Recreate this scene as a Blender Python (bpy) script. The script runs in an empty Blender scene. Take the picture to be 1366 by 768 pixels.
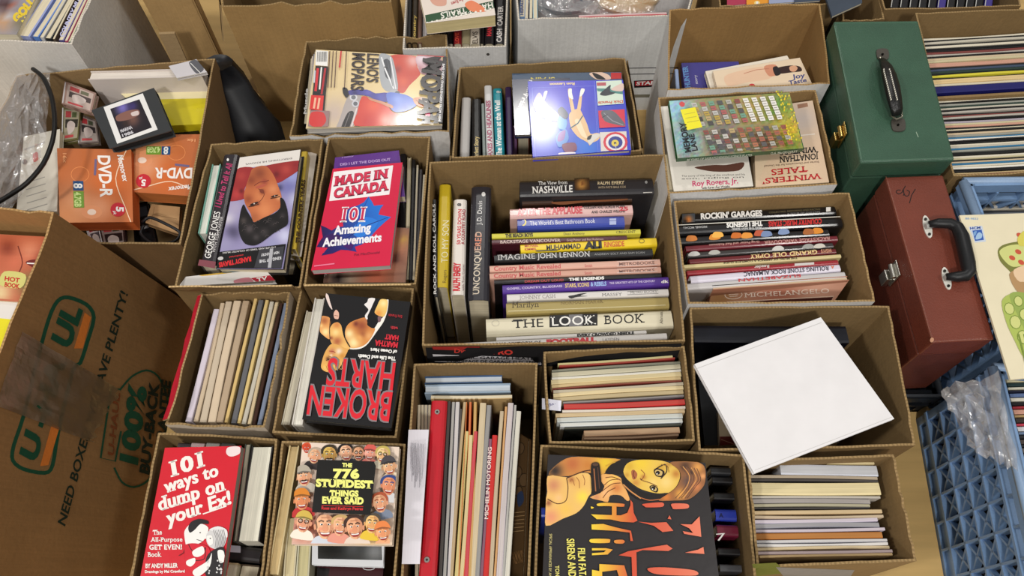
import bpy, math, random
import numpy as np
from mathutils import Vector as V
rnd = random.Random(7)
S = bpy.context.scene
C = S.collection
# ------------------------------------------------------------ camera, world, lamps
FPX, HC = 986.0, 1.45
PITCH = math.atan2(FPX, 920-384)
sp, cp = math.sin(PITCH), math.cos(PITCH)
cam = bpy.data.cameras.new('camera'); co = bpy.data.objects.new('camera', cam); C.objects.link(co)
cam.sensor_fit = 'HORIZONTAL'; cam.sensor_width = 36; cam.lens = FPX/1366*36; cam.clip_start = .05
co.location = (0, 0, HC); co.rotation_euler = (math.pi/2-PITCH, 0, 0); S.camera = co
S.view_settings.view_transform = 'Standard'; S.view_settings.look = 'None'
S.view_settings.exposure = -0.12; S.view_settings.gamma = 1; S.view_settings.use_curve_mapping = False
w = bpy.data.worlds.new('hall'); S.world = w; w.use_nodes = True
w.node_tree.nodes['Background'].inputs[0].default_value = (1.0, .97, .92, 1); w.node_tree.nodes['Background'].inputs[1].default_value = .4
def lamp(loc, watts, size, col=(1, .95, .86)):
    l = bpy.data.lights.new('hall_lamp', 'AREA'); l.energy = watts; l.shape = 'DISK'; l.size = size; l.color = col
    o = bpy.data.objects.new('hall_lamp', l); C.objects.link(o); o.location = loc
    o.rotation_euler = (V((0, .7, 0))-V(loc)).to_track_quat('-Z', 'Y').to_euler()
LAMP = V((.15, 4.1, 4.7))
lamp(tuple(LAMP), 48, .30, (1, .97, .92))              # lamps of the hall, overhead
lamp((-3.6, -.9, 4.7), 110, .5, (1, .97, .92))
lamp((2.6, -.6, 4.7), 60, .5, (1, .97, .92))
lamp((-.5, -3.4, 4.6), 165, .6, (1, .97, .92))
# ------------------------------------------------------------ projection helpers: pixel of the photo at a known height -> place in the room
def ray(x, y):
    a = (x-683)/FPX; b = (384-y)/FPX
    return V((a, b*sp+cp, b*cp-sp))
CAM = V((0, 0, HC))
def P(x, y, z):
    d = ray(x, y); return CAM+d*((z-HC)/d.z)
def onplane(x, y, o, n):
    d = ray(x, y); return CAM+d*((o-CAM).dot(n)/d.dot(n))
# ------------------------------------------------------------ materials
def lin(c):
    if isinstance(c, str): c = tuple(int(c[i:i+2], 16) for i in (0, 2, 4))
    r = tuple((v/255/12.92 if v <= 10.3 else ((max(v, 0)/255+.055)/1.055)**2.4) for v in c[:3]); y = r[0]*.3+r[1]*.6+r[2]*.1
    k = .4+.6*min(1, y/.05); return tuple(v*k for v in r)
M = {}
def mat(name, rough=.5, spec=.5, metal=0, kind='', bump=0., bscale=60, coat=0.):
    m = bpy.data.materials.new(name); m.use_nodes = True; t = m.node_tree; N = t.nodes; L = t.links
    b = N['Principled BSDF']; b.inputs['Roughness'].default_value = rough; b.inputs['Specular IOR Level'].default_value = spec
    b.inputs['Metallic'].default_value = metal; b.inputs['Coat Weight'].default_value = coat; b.inputs['Coat Roughness'].default_value = .12
    at = N.new('ShaderNodeAttribute'); at.attribute_name = 'Col'; out = at.outputs['Color']
    def mulr(fac, lo, hi, src):
        r = N.new('ShaderNodeMapRange'); r.inputs[3].default_value = lo; r.inputs[4].default_value = hi; L.new(fac, r.inputs[0])
        x = N.new('ShaderNodeVectorMath'); x.operation = 'SCALE'; L.new(src, x.inputs[0]); L.new(r.outputs[0], x.inputs['Scale']); return x.outputs[0]
    tc = N.new('ShaderNodeTexCoord')
    def noise(vec, sc, det=3):
        n = N.new('ShaderNodeTexNoise'); n.inputs['Scale'].default_value = sc; n.inputs['Detail'].default_value = det; L.new(vec, n.inputs['Vector']); return n.outputs['Fac']
    def scaled(vec, s):
        mp = N.new('ShaderNodeMapping'); mp.inputs['Scale'].default_value = s; L.new(vec, mp.inputs['Vector']); return mp.outputs[0]
    uv, ob = tc.outputs['UV'], tc.outputs['Object']
    if kind == 'card':                                     # kraft board: mottled, faint flute lines
        out = mulr(noise(ob, 9, 4), .78, 1.2, out)
        out = mulr(noise(scaled(uv, (260, 3, 1)), 1, 2), .86, 1.12, out)
        out = mulr(noise(ob, 160, 2), .9, 1.1, out)
    if kind == 'flute':
        wv = N.new('ShaderNodeTexWave'); wv.inputs['Scale'].default_value = 52; wv.inputs['Distortion'].default_value = 5; wv.inputs['Detail'].default_value = 2
        L.new(uv, wv.inputs['Vector']); out = mulr(wv.outputs['Fac'], .72, 1.08, out)
    if kind == 'pages':
        out = mulr(noise(scaled(uv, (5, 620, 1)), 1, 4), .5, 1.25, out)
        out = mulr(noise(ob, 30, 2), .9, 1.08, out)
    if kind == 'wear':
        out = mulr(noise(ob, 14, 5), .75, 1.25, out); out = mulr(noise(ob, 300, 2), .9, 1.1, out)
    if kind == 'wood':
        out = mulr(noise(scaled(ob, (3, 40, 1)), 1, 5), .7, 1.25, out)
    if kind == '':
        out = mulr(noise(ob, 25, 3), .93, 1.06, out)
    L.new(out, b.inputs['Base Color'])
    if bump:
        bp = N.new('ShaderNodeBump'); bp.inputs['Strength'].default_value = bump; bp.inputs['Distance'].default_value = .004
        L.new(noise(ob, bscale, 3), bp.inputs['Height']); L.new(bp.outputs[0], b.inputs['Normal'])
    M[name] = m; return m
mat('gloss', .34, .4, bump=.14, bscale=26, coat=.3); mat('satin', .42, .45, bump=.05, bscale=40); mat('paper', .7, .25); mat('pages', .8, .2, kind='pages')
mat('card', .82, .2, kind='card', bump=.12, bscale=120); mat('flute', .9, .1, kind='flute'); mat('leather', .38, .5, kind='wear', bump=.25, bscale=380)
mat('plastic', .36, .5, kind='wear'); mat('metal', .3, .5, 1.0); mat('rubber', .45, .4); mat('wood', .5, .4, kind='wood')
def clear(name, alpha, col, rough=.08, bump=.9, bscale=22):
    m = bpy.data.materials.new(name); m.use_nodes = True; t = m.node_tree; N = t.nodes; L = t.links; N.remove(N['Principled BSDF'])
    a = N.new('ShaderNodeBsdfTransparent'); g = N.new('ShaderNodeBsdfGlossy'); d = N.new('ShaderNodeBsdfDiffuse'); g.inputs['Roughness'].default_value = rough
    d.inputs[0].default_value = (*lin(col), 1)
    tc = N.new('ShaderNodeTexCoord'); n = N.new('ShaderNodeTexNoise'); n.inputs['Scale'].default_value = bscale; n.inputs['Detail'].default_value = 4; n.inputs['Distortion'].default_value = 1.5
    L.new(tc.outputs['Object'], n.inputs['Vector']); bp = N.new('ShaderNodeBump'); bp.inputs['Strength'].default_value = bump; bp.inputs['Distance'].default_value = .02
    L.new(n.outputs['Fac'], bp.inputs['Height']); L.new(bp.outputs[0], g.inputs['Normal'])
    x = N.new('ShaderNodeMixShader'); x.inputs[0].default_value = .55; L.new(d.outputs[0], x.inputs[1]); L.new(g.outputs[0], x.inputs[2])
    y = N.new('ShaderNodeMixShader'); y.inputs[0].default_value = alpha; L.new(a.outputs[0], y.inputs[1]); L.new(x.outputs[0], y.inputs[2])
    L.new(y.outputs[0], N['Material Output'].inputs[0]); M[name] = m
clear('film', .42, (236, 232, 232), .12, 1.2, 16); clear('tape', .62, (88, 68, 48), .3, .12, 12)
# ------------------------------------------------------------ mesh builder: coloured faces in world space, one mesh per part
class MB:
    def __init__(s): s.v = []; s.f = []; s.c = []; s.m = []; s.u = []; s.mats = []
    def mi(s, m):
        if m not in s.mats: s.mats.append(m)
        return s.mats.index(m)
    def face(s, pts, col, m='satin', uv=None):
        i = len(s.v); s.v += [tuple(p) for p in pts]; s.f.append(list(range(i, i+len(pts))))
        s.c.append([lin(k) for k in col] if isinstance(col, list) else [lin(col)]*len(pts)); s.m.append(s.mi(m)); s.u.append(uv or [(0, 0)]*len(pts))
    def mesh(s, verts, faces, col, m='satin'):
        i = len(s.v); s.v += [tuple(p) for p in verts]
        for f in faces:
            s.f.append([k+i for k in f]); s.c.append([lin(col)]*len(f) if not isinstance(col, list) else [lin(col[k]) for k in f]); s.m.append(s.mi(m)); s.u.append([(0, 0)]*len(f))
    def prism(s, top, vec, col, m='satin', side=None, sm=None, topcol=None, topm=None):
        n = len(top); a = [V(p) for p in top]; nn = (a[1]-a[0]).cross(a[-1]-a[0])
        if nn.dot(vec) > 0: a = a[::-1]
        b = [p+V(vec) for p in a]; i = len(s.v); s.v += [tuple(p) for p in a+b]
        per = 0; h = V(vec).length
        def add(f, c, mm, uv): s.f.append(f); s.c.append([lin(c)]*len(f)); s.m.append(s.mi(mm)); s.u.append(uv)
        e0 = (a[1]-a[0]).normalized(); e1 = (a[-1]-a[0]); e1 = (e1-e0*e1.dot(e0)).normalized()
        tu = [((p-a[0]).dot(e0), (p-a[0]).dot(e1)) for p in a]
        if max(abs(q[1]) for q in tu) > max(abs(q[0]) for q in tu): tu = [(q[1], q[0]) for q in tu]
        add([i+k for k in range(n)], topcol or col, topm or m, tu); add([i+n+k for k in range(n)][::-1], col, m, tu[::-1])
        for k in range(n):
            j = (k+1) % n; l = (a[j]-a[k]).length
            add([i+k, i+n+k, i+n+j, i+j], side or col, sm or m, [(per, 0), (per, h), (per+l, h), (per+l, 0)]); per += l
    def box(s, o, ux, uy, uz, col, m='satin'): s.prism([o, o+ux, o+ux+uy, o+uy], uz, col, m)
    def tube(s, pts, r, col, m='rubber', n=8, flat=1., cap=True):
        pts = [V(p) for p in pts]; rings = []; up = V((.13, .21, .97))
        for k, p in enumerate(pts):
            d = (pts[min(k+1, len(pts)-1)]-pts[max(k-1, 0)]).normalized(); x = d.cross(up).normalized(); y = x.cross(d)
            rr = r[k] if isinstance(r, list) else r
            rings.append([p+x*(rr*math.cos(2*math.pi*j/n))+y*(rr*flat*math.sin(2*math.pi*j/n)) for j in range(n)])
        vs = [q for g in rings for q in g]; fs = [[k*n+j, k*n+(j+1) % n, (k+1)*n+(j+1) % n, (k+1)*n+j] for k in range(len(pts)-1) for j in range(n)]
        if cap: fs += [list(range(n))[::-1], [(len(pts)-1)*n+j for j in range(n)]]
        s.mesh(vs, fs, col, m)
    def build(s, name, parent=None, smooth=False, bevel=0, label=None):
        me = bpy.data.meshes.new(name); o0 = V(parent.location) if parent else V((0, 0, 0))
        if parent and parent.parent: o0 = o0+V(parent.parent.location)
        me.from_pydata([tuple(V(p)-o0) for p in s.v], [], s.f)
        me.polygons.foreach_set('material_index', s.m)
        a = me.color_attributes.new('Col', 'FLOAT_COLOR', 'CORNER'); u = me.uv_layers.new(name='UVMap')
        a.data.foreach_set('color', [x for f in s.c for k in f for x in (*k, 1)]); u.data.foreach_set('uv', [x for f in s.u for k in f for x in k])
        for k in s.mats: me.materials.append(M[k])
        if smooth: me.polygons.foreach_set('use_smooth', [True]*len(s.f))
        o = bpy.data.objects.new(name, me); C.objects.link(o)
        if parent: o.parent = parent
        if bevel:
            bm = o.modifiers.new('bevel', 'BEVEL'); bm.width = bevel; bm.segments = 2; bm.limit_method = 'ANGLE'
        if label: o['label'] = label
        return o
def thing(name, label, cat, loc, group=None):
    o = bpy.data.objects.new(name, None); C.objects.link(o); o.location = loc; o.empty_display_size = .03
    o['label'] = label; o['category'] = cat
    if group: o['group'] = group
    return o
def tag(o, label, cat, group=None):
    o['label'] = label; o['category'] = cat
    if group: o['group'] = group
    return o
# ------------------------------------------------------------ print: letters and pictures lying on a cover
_tx = {}
def glyphs(t, bold=0., serif=False):
    k = (t, bold, serif)
    if k in _tx: return _tx[k]
    cu = bpy.data.curves.new('t', 'FONT'); cu.body = t; cu.offset = bold; cu.resolution_u = 3; cu.fill_mode = 'FRONT'
    if serif: cu.space_character = 1.05
    ob = bpy.data.objects.new('t', cu); me = bpy.data.meshes.new_from_object(ob)
    vs = [(v.co.x, v.co.y) for v in me.vertices]; fs = [list(p.vertices) for p in me.polygons]
    if serif:
        cnt = {}
        for f in fs:
            for a, b in zip(f, f[1:]+f[:1]): cnt[tuple(sorted((a, b)))] = cnt.get(tuple(sorted((a, b))), 0)+1
        ys = {}
        for (a, b), n in cnt.items():
            if n == 1 and abs(vs[a][1]-vs[b][1]) < .004 and .04 < abs(vs[a][0]-vs[b][0]) < .26:
                y = vs[a][1]
                for lev, d in ((0, 1), (.73, -1), (.55, -1)):
                    if abs(y-lev) < .05+abs(bold):
                        x0, x1 = sorted((vs[a][0], vs[b][0])); i = len(vs); e = .075
                        vs += [(x0-e, y), (x1+e, y), (x1+e, y+.075*d), (x0-e, y+.075*d)]; fs.append([i, i+1, i+2, i+3]); break
    bpy.data.objects.remove(ob); bpy.data.curves.remove(cu); bpy.data.meshes.remove(me)
    if not vs: vs = [(0, 0), (1, 0), (0, 1)]; fs = []
    x0 = min(v[0] for v in vs); x1 = max(v[0] for v in vs)
    _tx[k] = ([((x-x0)/(x1-x0+1e-9), y/.73) for x, y in vs], fs); return _tx[k]
def lerp(a, b, t): return a+(b-a)*t
def mixc(a, b, t): return tuple(lerp(a[i], b[i], t) for i in range(3))
def blob(cx, cy, rx, ry, rot=0, n=14):
    c, s = math.cos(math.radians(rot)), math.sin(math.radians(rot))
    return [(cx+rx*math.cos(t)*c-ry*math.sin(t)*s, cy+rx*math.cos(t)*s+ry*math.sin(t)*c) for t in [2*math.pi*k/n for k in range(n)]]
def smooth(pts, it=2, closed=True):
    """a rounded curve through all the points"""
    n = len(pts); m = 4 if n < 9 else 3; out = []
    for i in range(n if closed else n-1):
        g = (lambda k: pts[k % n]) if closed else (lambda k: pts[min(max(k, 0), n-1)])
        a, b, c, d = g(i-1), g(i), g(i+1), g(i+2)
        for j in range(m):
            t = j/m; out.append(tuple((2*t**3-3*t*t+1)*b[k]+(t**3-2*t*t+t)*(c[k]-a[k])*.45+(-2*t**3+3*t*t)*c[k]+(t**3-t*t)*(d[k]-b[k])*.45 for k in (0, 1)))
    if not closed: out.append(pts[-1])
    return out
def glare(x, y, z, k=1.):
    """slope at which a cover lying at this place shows the far lamp"""
    p = P(x, y, z); n = (LAMP-p).normalized()+(CAM-p).normalized(); return (-n.x/n.z*k, -n.y/n.z*k)
class Sheet:
    def __init__(s, mb, o, n, m='gloss', eps=6e-5):
        s.mb, s.o, s.n, s.m, s.k, s.eps = mb, V(o), V(n).normalized(), m, 1, eps
        if s.n.dot(CAM-s.o) < 0: s.n = -s.n
        s.org = (0, 0); s.sc = 1.; s.off = (0, 0)
    def view(s, ox, oy, sc): s.org = (ox, oy); s.sc = sc     # art below is read off an enlarged crop of the photo
    def w(s, p): return onplane(p[0]/s.sc+s.org[0], p[1]/s.sc+s.org[1], s.o, s.n)+s.n*(s.eps*s.k)
    clip = None
    def cut(s, pts, faces, col):          # keep a picture within the edges of its cover
        q = [((x-s.org[0])*s.sc, (y-s.org[1])*s.sc) for x, y in s.clip]
        ar = sum(q[i][0]*q[(i+1) % 4][1]-q[(i+1) % 4][0]*q[i][1] for i in range(4)); sg = 1 if ar > 0 else -1
        side = lambda p, a, b: sg*((b[0]-a[0])*(p[1]-a[1])-(b[1]-a[1])*(p[0]-a[0]))
        if all(side(p, q[i], q[(i+1) % 4]) >= 0 for p in pts for i in range(4)): return pts, faces, col
        get = (lambda i: col[i]) if isinstance(col, list) else (lambda i: col(pts[i])) if callable(col) else (lambda i: lcol)
        lcol = col if not isinstance(col, list) and not callable(col) else None
        NP, NF, NC = [], [], []
        for f in faces:
            pl = [(pts[i], get(i)) for i in f]
            for i in range(4):
                a, b = q[i], q[(i+1) % 4]; o = []
                for j in range(len(pl)):
                    (p, c), (r, d) = pl[j-1], pl[j]; sp_, sr = side(p, a, b), side(r, a, b)
                    if (sp_ >= 0) != (sr >= 0): t = sp_/(sp_-sr); o.append(((p[0]+(r[0]-p[0])*t, p[1]+(r[1]-p[1])*t), mixc(c, d, t)))
                    if sr >= 0: o.append((r, d))
                pl = o
                if len(pl) < 3: break
            if len(pl) >= 3: NF.append(list(range(len(NP), len(NP)+len(pl)))); NP += [p for p, c in pl]; NC += [c for p, c in pl]
        return NP, NF, NC
    def fin(s, pts, faces, col):
        if s.clip: pts, faces, col = s.cut(pts, faces, col)
        if not faces: return
        out = []
        for f in faces:
            a, b, c = pts[f[0]], pts[f[1]], pts[f[2]]
            ar = sum((pts[f[i]][0]*pts[f[(i+1) % len(f)]][1]-pts[f[(i+1) % len(f)]][0]*pts[f[i]][1]) for i in range(len(f)))
            out.append(f[::-1] if ar > 0 else f)
        s.mb.mesh([s.w(p) for p in pts], out, [col(p) for p in pts] if callable(col) else (col if isinstance(col, list) else col), s.m); s.k += 1
    def poly(s, pts, col): s.fin(pts, [list(range(len(pts)))], col)
    def sm(s, pts, col, it=2): s.poly(smooth(pts, it), col)
    def ell(s, cx, cy, rx, ry=None, rot=0, col=(0, 0, 0), n=16): s.poly(blob(cx, cy, rx, ry or rx, rot, n), col)
    def line(s, pts, wd, col, closed=False):
        n = len(pts); L, R = [], []
        for i in range(n):
            a, b = (pts[i-1] if i or closed else pts[0]), (pts[(i+1) % n] if i < n-1 or closed else pts[-1])
            dx, dy = b[0]-a[0], b[1]-a[1]; l = math.hypot(dx, dy) or 1; ww = (wd[i] if isinstance(wd, list) else wd)/2
            L.append((pts[i][0]-dy/l*ww, pts[i][1]+dx/l*ww)); R.append((pts[i][0]+dy/l*ww, pts[i][1]-dx/l*ww))
        s.fin(L+R, [[i, (i+1) % n, n+(i+1) % n, n+i] for i in range(n if closed else n-1)], col)
    def text(s, t, a, b, h, col, bold=0., serif=False):
        vs, fs = glyphs(t, bold, serif)
        if not isinstance(h, tuple):
            l = math.hypot(b[0]-a[0], b[1]-a[1]); h = ((b[1]-a[1])/l*h, -(b[0]-a[0])/l*h)
        s.fin([(a[0]+(b[0]-a[0])*x+h[0]*y, a[1]+(b[1]-a[1])*x+h[1]*y) for x, y in vs], fs, col)
    def paint(s, pts, fn, step=4.):         # a shape filled with colours that run into each other
        pts = smooth(pts); cx = sum(p[0] for p in pts)/len(pts); cy = sum(p[1] for p in pts)/len(pts); s.poly(pts, [fn(p) for p in pts])
        def inside(x, y):
            r = False
            for i in range(len(pts)):
                (x0, y0), (x1, y1) = pts[i-1], pts[i]
                if (y0 > y) != (y1 > y) and x < (x1-x0)*(y-y0)/(y1-y0)+x0: r = not r
            return r
        X0, Y0 = min(p[0] for p in pts), min(p[1] for p in pts); nx = int((max(p[0] for p in pts)-X0)/step)+1; ny = int((max(p[1] for p in pts)-Y0)/step)+1
        g = [(X0+i*step, Y0+j*step) for j in range(ny+1) for i in range(nx+1)]; ok = [inside(*p) for p in g]; N = nx+1
        fs = [[j*N+i, j*N+i+1, (j+1)*N+i+1, (j+1)*N+i] for j in range(ny) for i in range(nx)]; fs = [f for f in fs if all(ok[k] for k in f)]
        use = sorted({k for f in fs for k in f}); ix = {k: n for n, k in enumerate(use)}
        if fs: s.fin([g[k] for k in use], [[ix[k] for k in f] for f in fs], [fn(g[k]) for k in use])
    def soft(s, q, nx, ny, fn):          # printed photograph: a patch whose colours run into each other
        pts = [(lerp(lerp(q[0][0], q[1][0], i/nx), lerp(q[3][0], q[2][0], i/nx), j/ny), lerp(lerp(q[0][1], q[1][1], i/nx), lerp(q[3][1], q[2][1], i/nx), j/ny)) for j in range(ny+1) for i in range(nx+1)]
        s.fin(pts, [[j*(nx+1)+i, j*(nx+1)+i+1, (j+1)*(nx+1)+i+1, (j+1)*(nx+1)+i] for j in range(ny) for i in range(nx)], [fn(p) for p in pts])
def splats(base, lst):
    def f(p):
        r = list(base)
        for x, y, rad, c in lst:
            k = math.exp(-((p[0]-x)**2+(p[1]-y)**2)/(rad*rad))
            r = [lerp(r[i], c[i], k) for i in range(3)]
        return tuple(r)
    return f
# ------------------------------------------------------------ books
PG = (226, 214, 186)
def inset(q, d):
    n = len(q); out = []
    for i in range(n):
        p, a, b = q[i], q[i-1], q[(i+1) % n]; da, db = d[i-1], d[i]      # d[k]: inset of the side k -> k+1
        u = (p-a).normalized(); v = (b-p).normalized(); sn = max(u.cross(v).length, .3)
        out.append(p-u*(db/sn)+v*(da/sn))
    return out
def flat(name, label, q, z, th, col, art=None, s=(0, 0), spine=3, hard=True, m='gloss', pg=PG, cat='book', group=None, back=None):
    c = P(sum(p[0] for p in q)/4, sum(p[1] for p in q)/4, z); n = V((-s[0], -s[1], 1)).normalized()
    w = [onplane(p[0], p[1], c, n) for p in q]
    t = thing(name, label, cat, (c.x, c.y, min(p.z for p in w)-th*n.z), group)
    global LASTW; LASTW = w
    ct = .0024 if hard else .0005; ov = .004 if hard else .0006
    b = MB(); b.prism(w, -n*ct, col, m); b.prism([p-n*(th-ct) for p in w], -n*ct, back or col, m)
    e0, e1 = w[spine], w[(spine+1) % 4]; inn = (sum(w, V())/4-(e0+e1)/2); inn = (inn-n*inn.dot(n)); inn = inn-(e1-e0).normalized()*inn.dot((e1-e0).normalized()); inn.normalize()
    b.prism([e0-n*ct, e1-n*ct, e1-n*ct+inn*ct, e0-n*ct+inn*ct], -n*(th-2*ct), back or col, m)
    if art:
        sh = Sheet(b, c, n, m); sh.clip = q; art(sh)
    b.build('cover', t)
    d = [ov]*4; d[spine] = ct+.0002
    g = MB(); g.prism([p-n*(ct+.0001) for p in inset(w, d)], -n*(th-2*ct-.0002), pg, 'pages'); g.build('pages', t)
    return t
def strip(name, label, a, b, t, z, col, h=None, lean=(0, 0), style='spine', art=None, text=None, pg=PG, m='satin', cat='book', group=None, zb=None):
    """a book, magazine or sleeve standing on edge; a-b one long side of its upper edge in the photo, t its width"""
    zb = z if zb is None else zb
    px = [a, b, (b[0]+t[0], b[1]+t[1]), (a[0]+t[0], a[1]+t[1])]; w = [P(*px[0], z), P(*px[1], zb), P(*px[2], zb), P(*px[3], z)]
    u = (w[1]-w[0]); L = u.length; u.normalize(); k = (w[3]-w[0]); k = k-u*k.dot(u); T = max(k.length, .0012); k.normalize()
    w = [w[0], w[1], w[1]+k*T, w[0]+k*T]
    h = min(h or .3, z-.014); dn = V((lean[0], lean[1], -1)).normalized(); dn = dn*(h/-dn.z)
    c = sum(w, V())/4; ob = thing(name, label, cat, c+dn, group)
    nrm = u.cross(k); nrm = nrm if nrm.z > 0 else -nrm
    g = MB(); bd = MB()
    if style == 'spine':
        ct = min(.0016, T*.2); r = min(.005, T*.22)
        pr = [(0, -r), (.1, -r*.35), (.26, 0), (.74, 0), (.9, -r*.35), (1, -r)]
        vs = []
        for e in (w[0], w[1]):
            vs += [e+k*(T*x)+V((0, 0, y)) for x, y in pr]+[e+k*(T*x)+V((0, 0, y-ct)) for x, y in [(.86, -r*.35), (.74, 0), (.26, 0), (.14, -r*.35)]]
        n = 10; f = [list(range(n)), [n+i for i in range(n)][::-1]]+[[i, n+i, n+(i+1) % n, (i+1) % n] for i in range(n)]
        bd.mesh(vs, f, col, m)
        for x0 in (w[0], w[0]+k*(T-ct)):
            e = V((0, 0, -r)); bd.prism([x0+e, x0+u*L+e, x0+u*L+k*ct+e, x0+k*ct+e], dn*(1-r/h), col, m)
        i = min(.004, L*.03); e = V((0, 0, -r-ct*.5))
        g.prism([w[0]+u*i+k*ct+e, w[1]-u*i+k*ct+e, w[1]-u*i+k*(T-ct)+e, w[0]+u*i+k*(T-ct)+e], dn*(1-(r+ct+.003)/h), pg, 'pages')
    elif style == 'edge':                                 # page block upward between two boards
        ct = min(.0022, T*.16)
        for x0 in (w[0], w[0]+k*(T-ct)): bd.prism([x0, x0+u*L, x0+u*L+k*ct, x0+k*ct], dn, col, m)
        e = V((0, 0, -min(.003, T*.2))); i = .001
        g.prism([w[0]+u*i+k*ct+e, w[1]-u*i+k*ct+e, w[1]-u*i+k*(T-ct)+e, w[0]+u*i+k*(T-ct)+e], dn*(1-.003/h), pg, 'pages')
    else:                                                 # thin magazine or sleeve, gently bowed along its length
        nn = 8; bow = 0 if cat == 'record' else rnd.uniform(-.3, .3)*min(T, .005); up = rnd.uniform(-.003, .002)
        def row(off, dz):
            return [w[0]+u*(L*i/nn)+k*(off+bow*math.sin(math.pi*i/nn))+V((0, 0, up*math.sin(math.pi*i/nn)+dz)) for i in range(nn+1)]
        A, B = row(0, -.0008), row(T, -.0008); A2, B2 = row(T*.14, 0), row(T*.86, 0)
        A3 = [p+dn for p in A]; B3 = [p+dn for p in B]; rows = [A3, A, A2, B2, B, B3]; vs = [p for r in rows for p in r]; N = nn+1
        cut = (1, 2, 3)
        tgt = g if style == 'mag' else bd
        for j in range(5):
            mm = tgt if j == 2 and style == 'mag' else bd
            cc = pg if j == 2 and style == 'mag' else col
            for i in range(nn):
                q = [rows[j][i], rows[j][i+1], rows[j+1][i+1], rows[j+1][i]]; l = L/nn
                mm.face(q, cc, 'pages' if cc is pg else m, [(i*l, 0), (i*l+l, 0), (i*l+l, T), (i*l, T)])
        for r0 in (0, nn): bd.face([r[r0] for r in rows], col, m)
    if art or text:
        sh = Sheet(bd, c+V((0, 0, .0002)), nrm, m)
        if text:
            for it in text: sh.text(*it)
        if art: art(sh)
    bd.build('sleeve' if cat == 'record' else 'cover', ob)
    if g.v: g.build('pages', ob)
    return ob
ORD = 'zeroth first second third fourth fifth sixth seventh eighth ninth tenth eleventh twelfth thirteenth fourteenth fifteenth sixteenth seventeenth eighteenth nineteenth twentieth'.split()
TENS = {2: 'twenty', 3: 'thirty', 4: 'forty', 5: 'fifty'}
def nth(n): return ORD[n] if n <= 20 else (TENS[n//10]+('-'+ORD[n % 10] if n % 10 else 'th')).replace('twentyth', 'twentieth').replace('thirtyth', 'thirtieth').replace('fortyth', 'fortieth')
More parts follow.
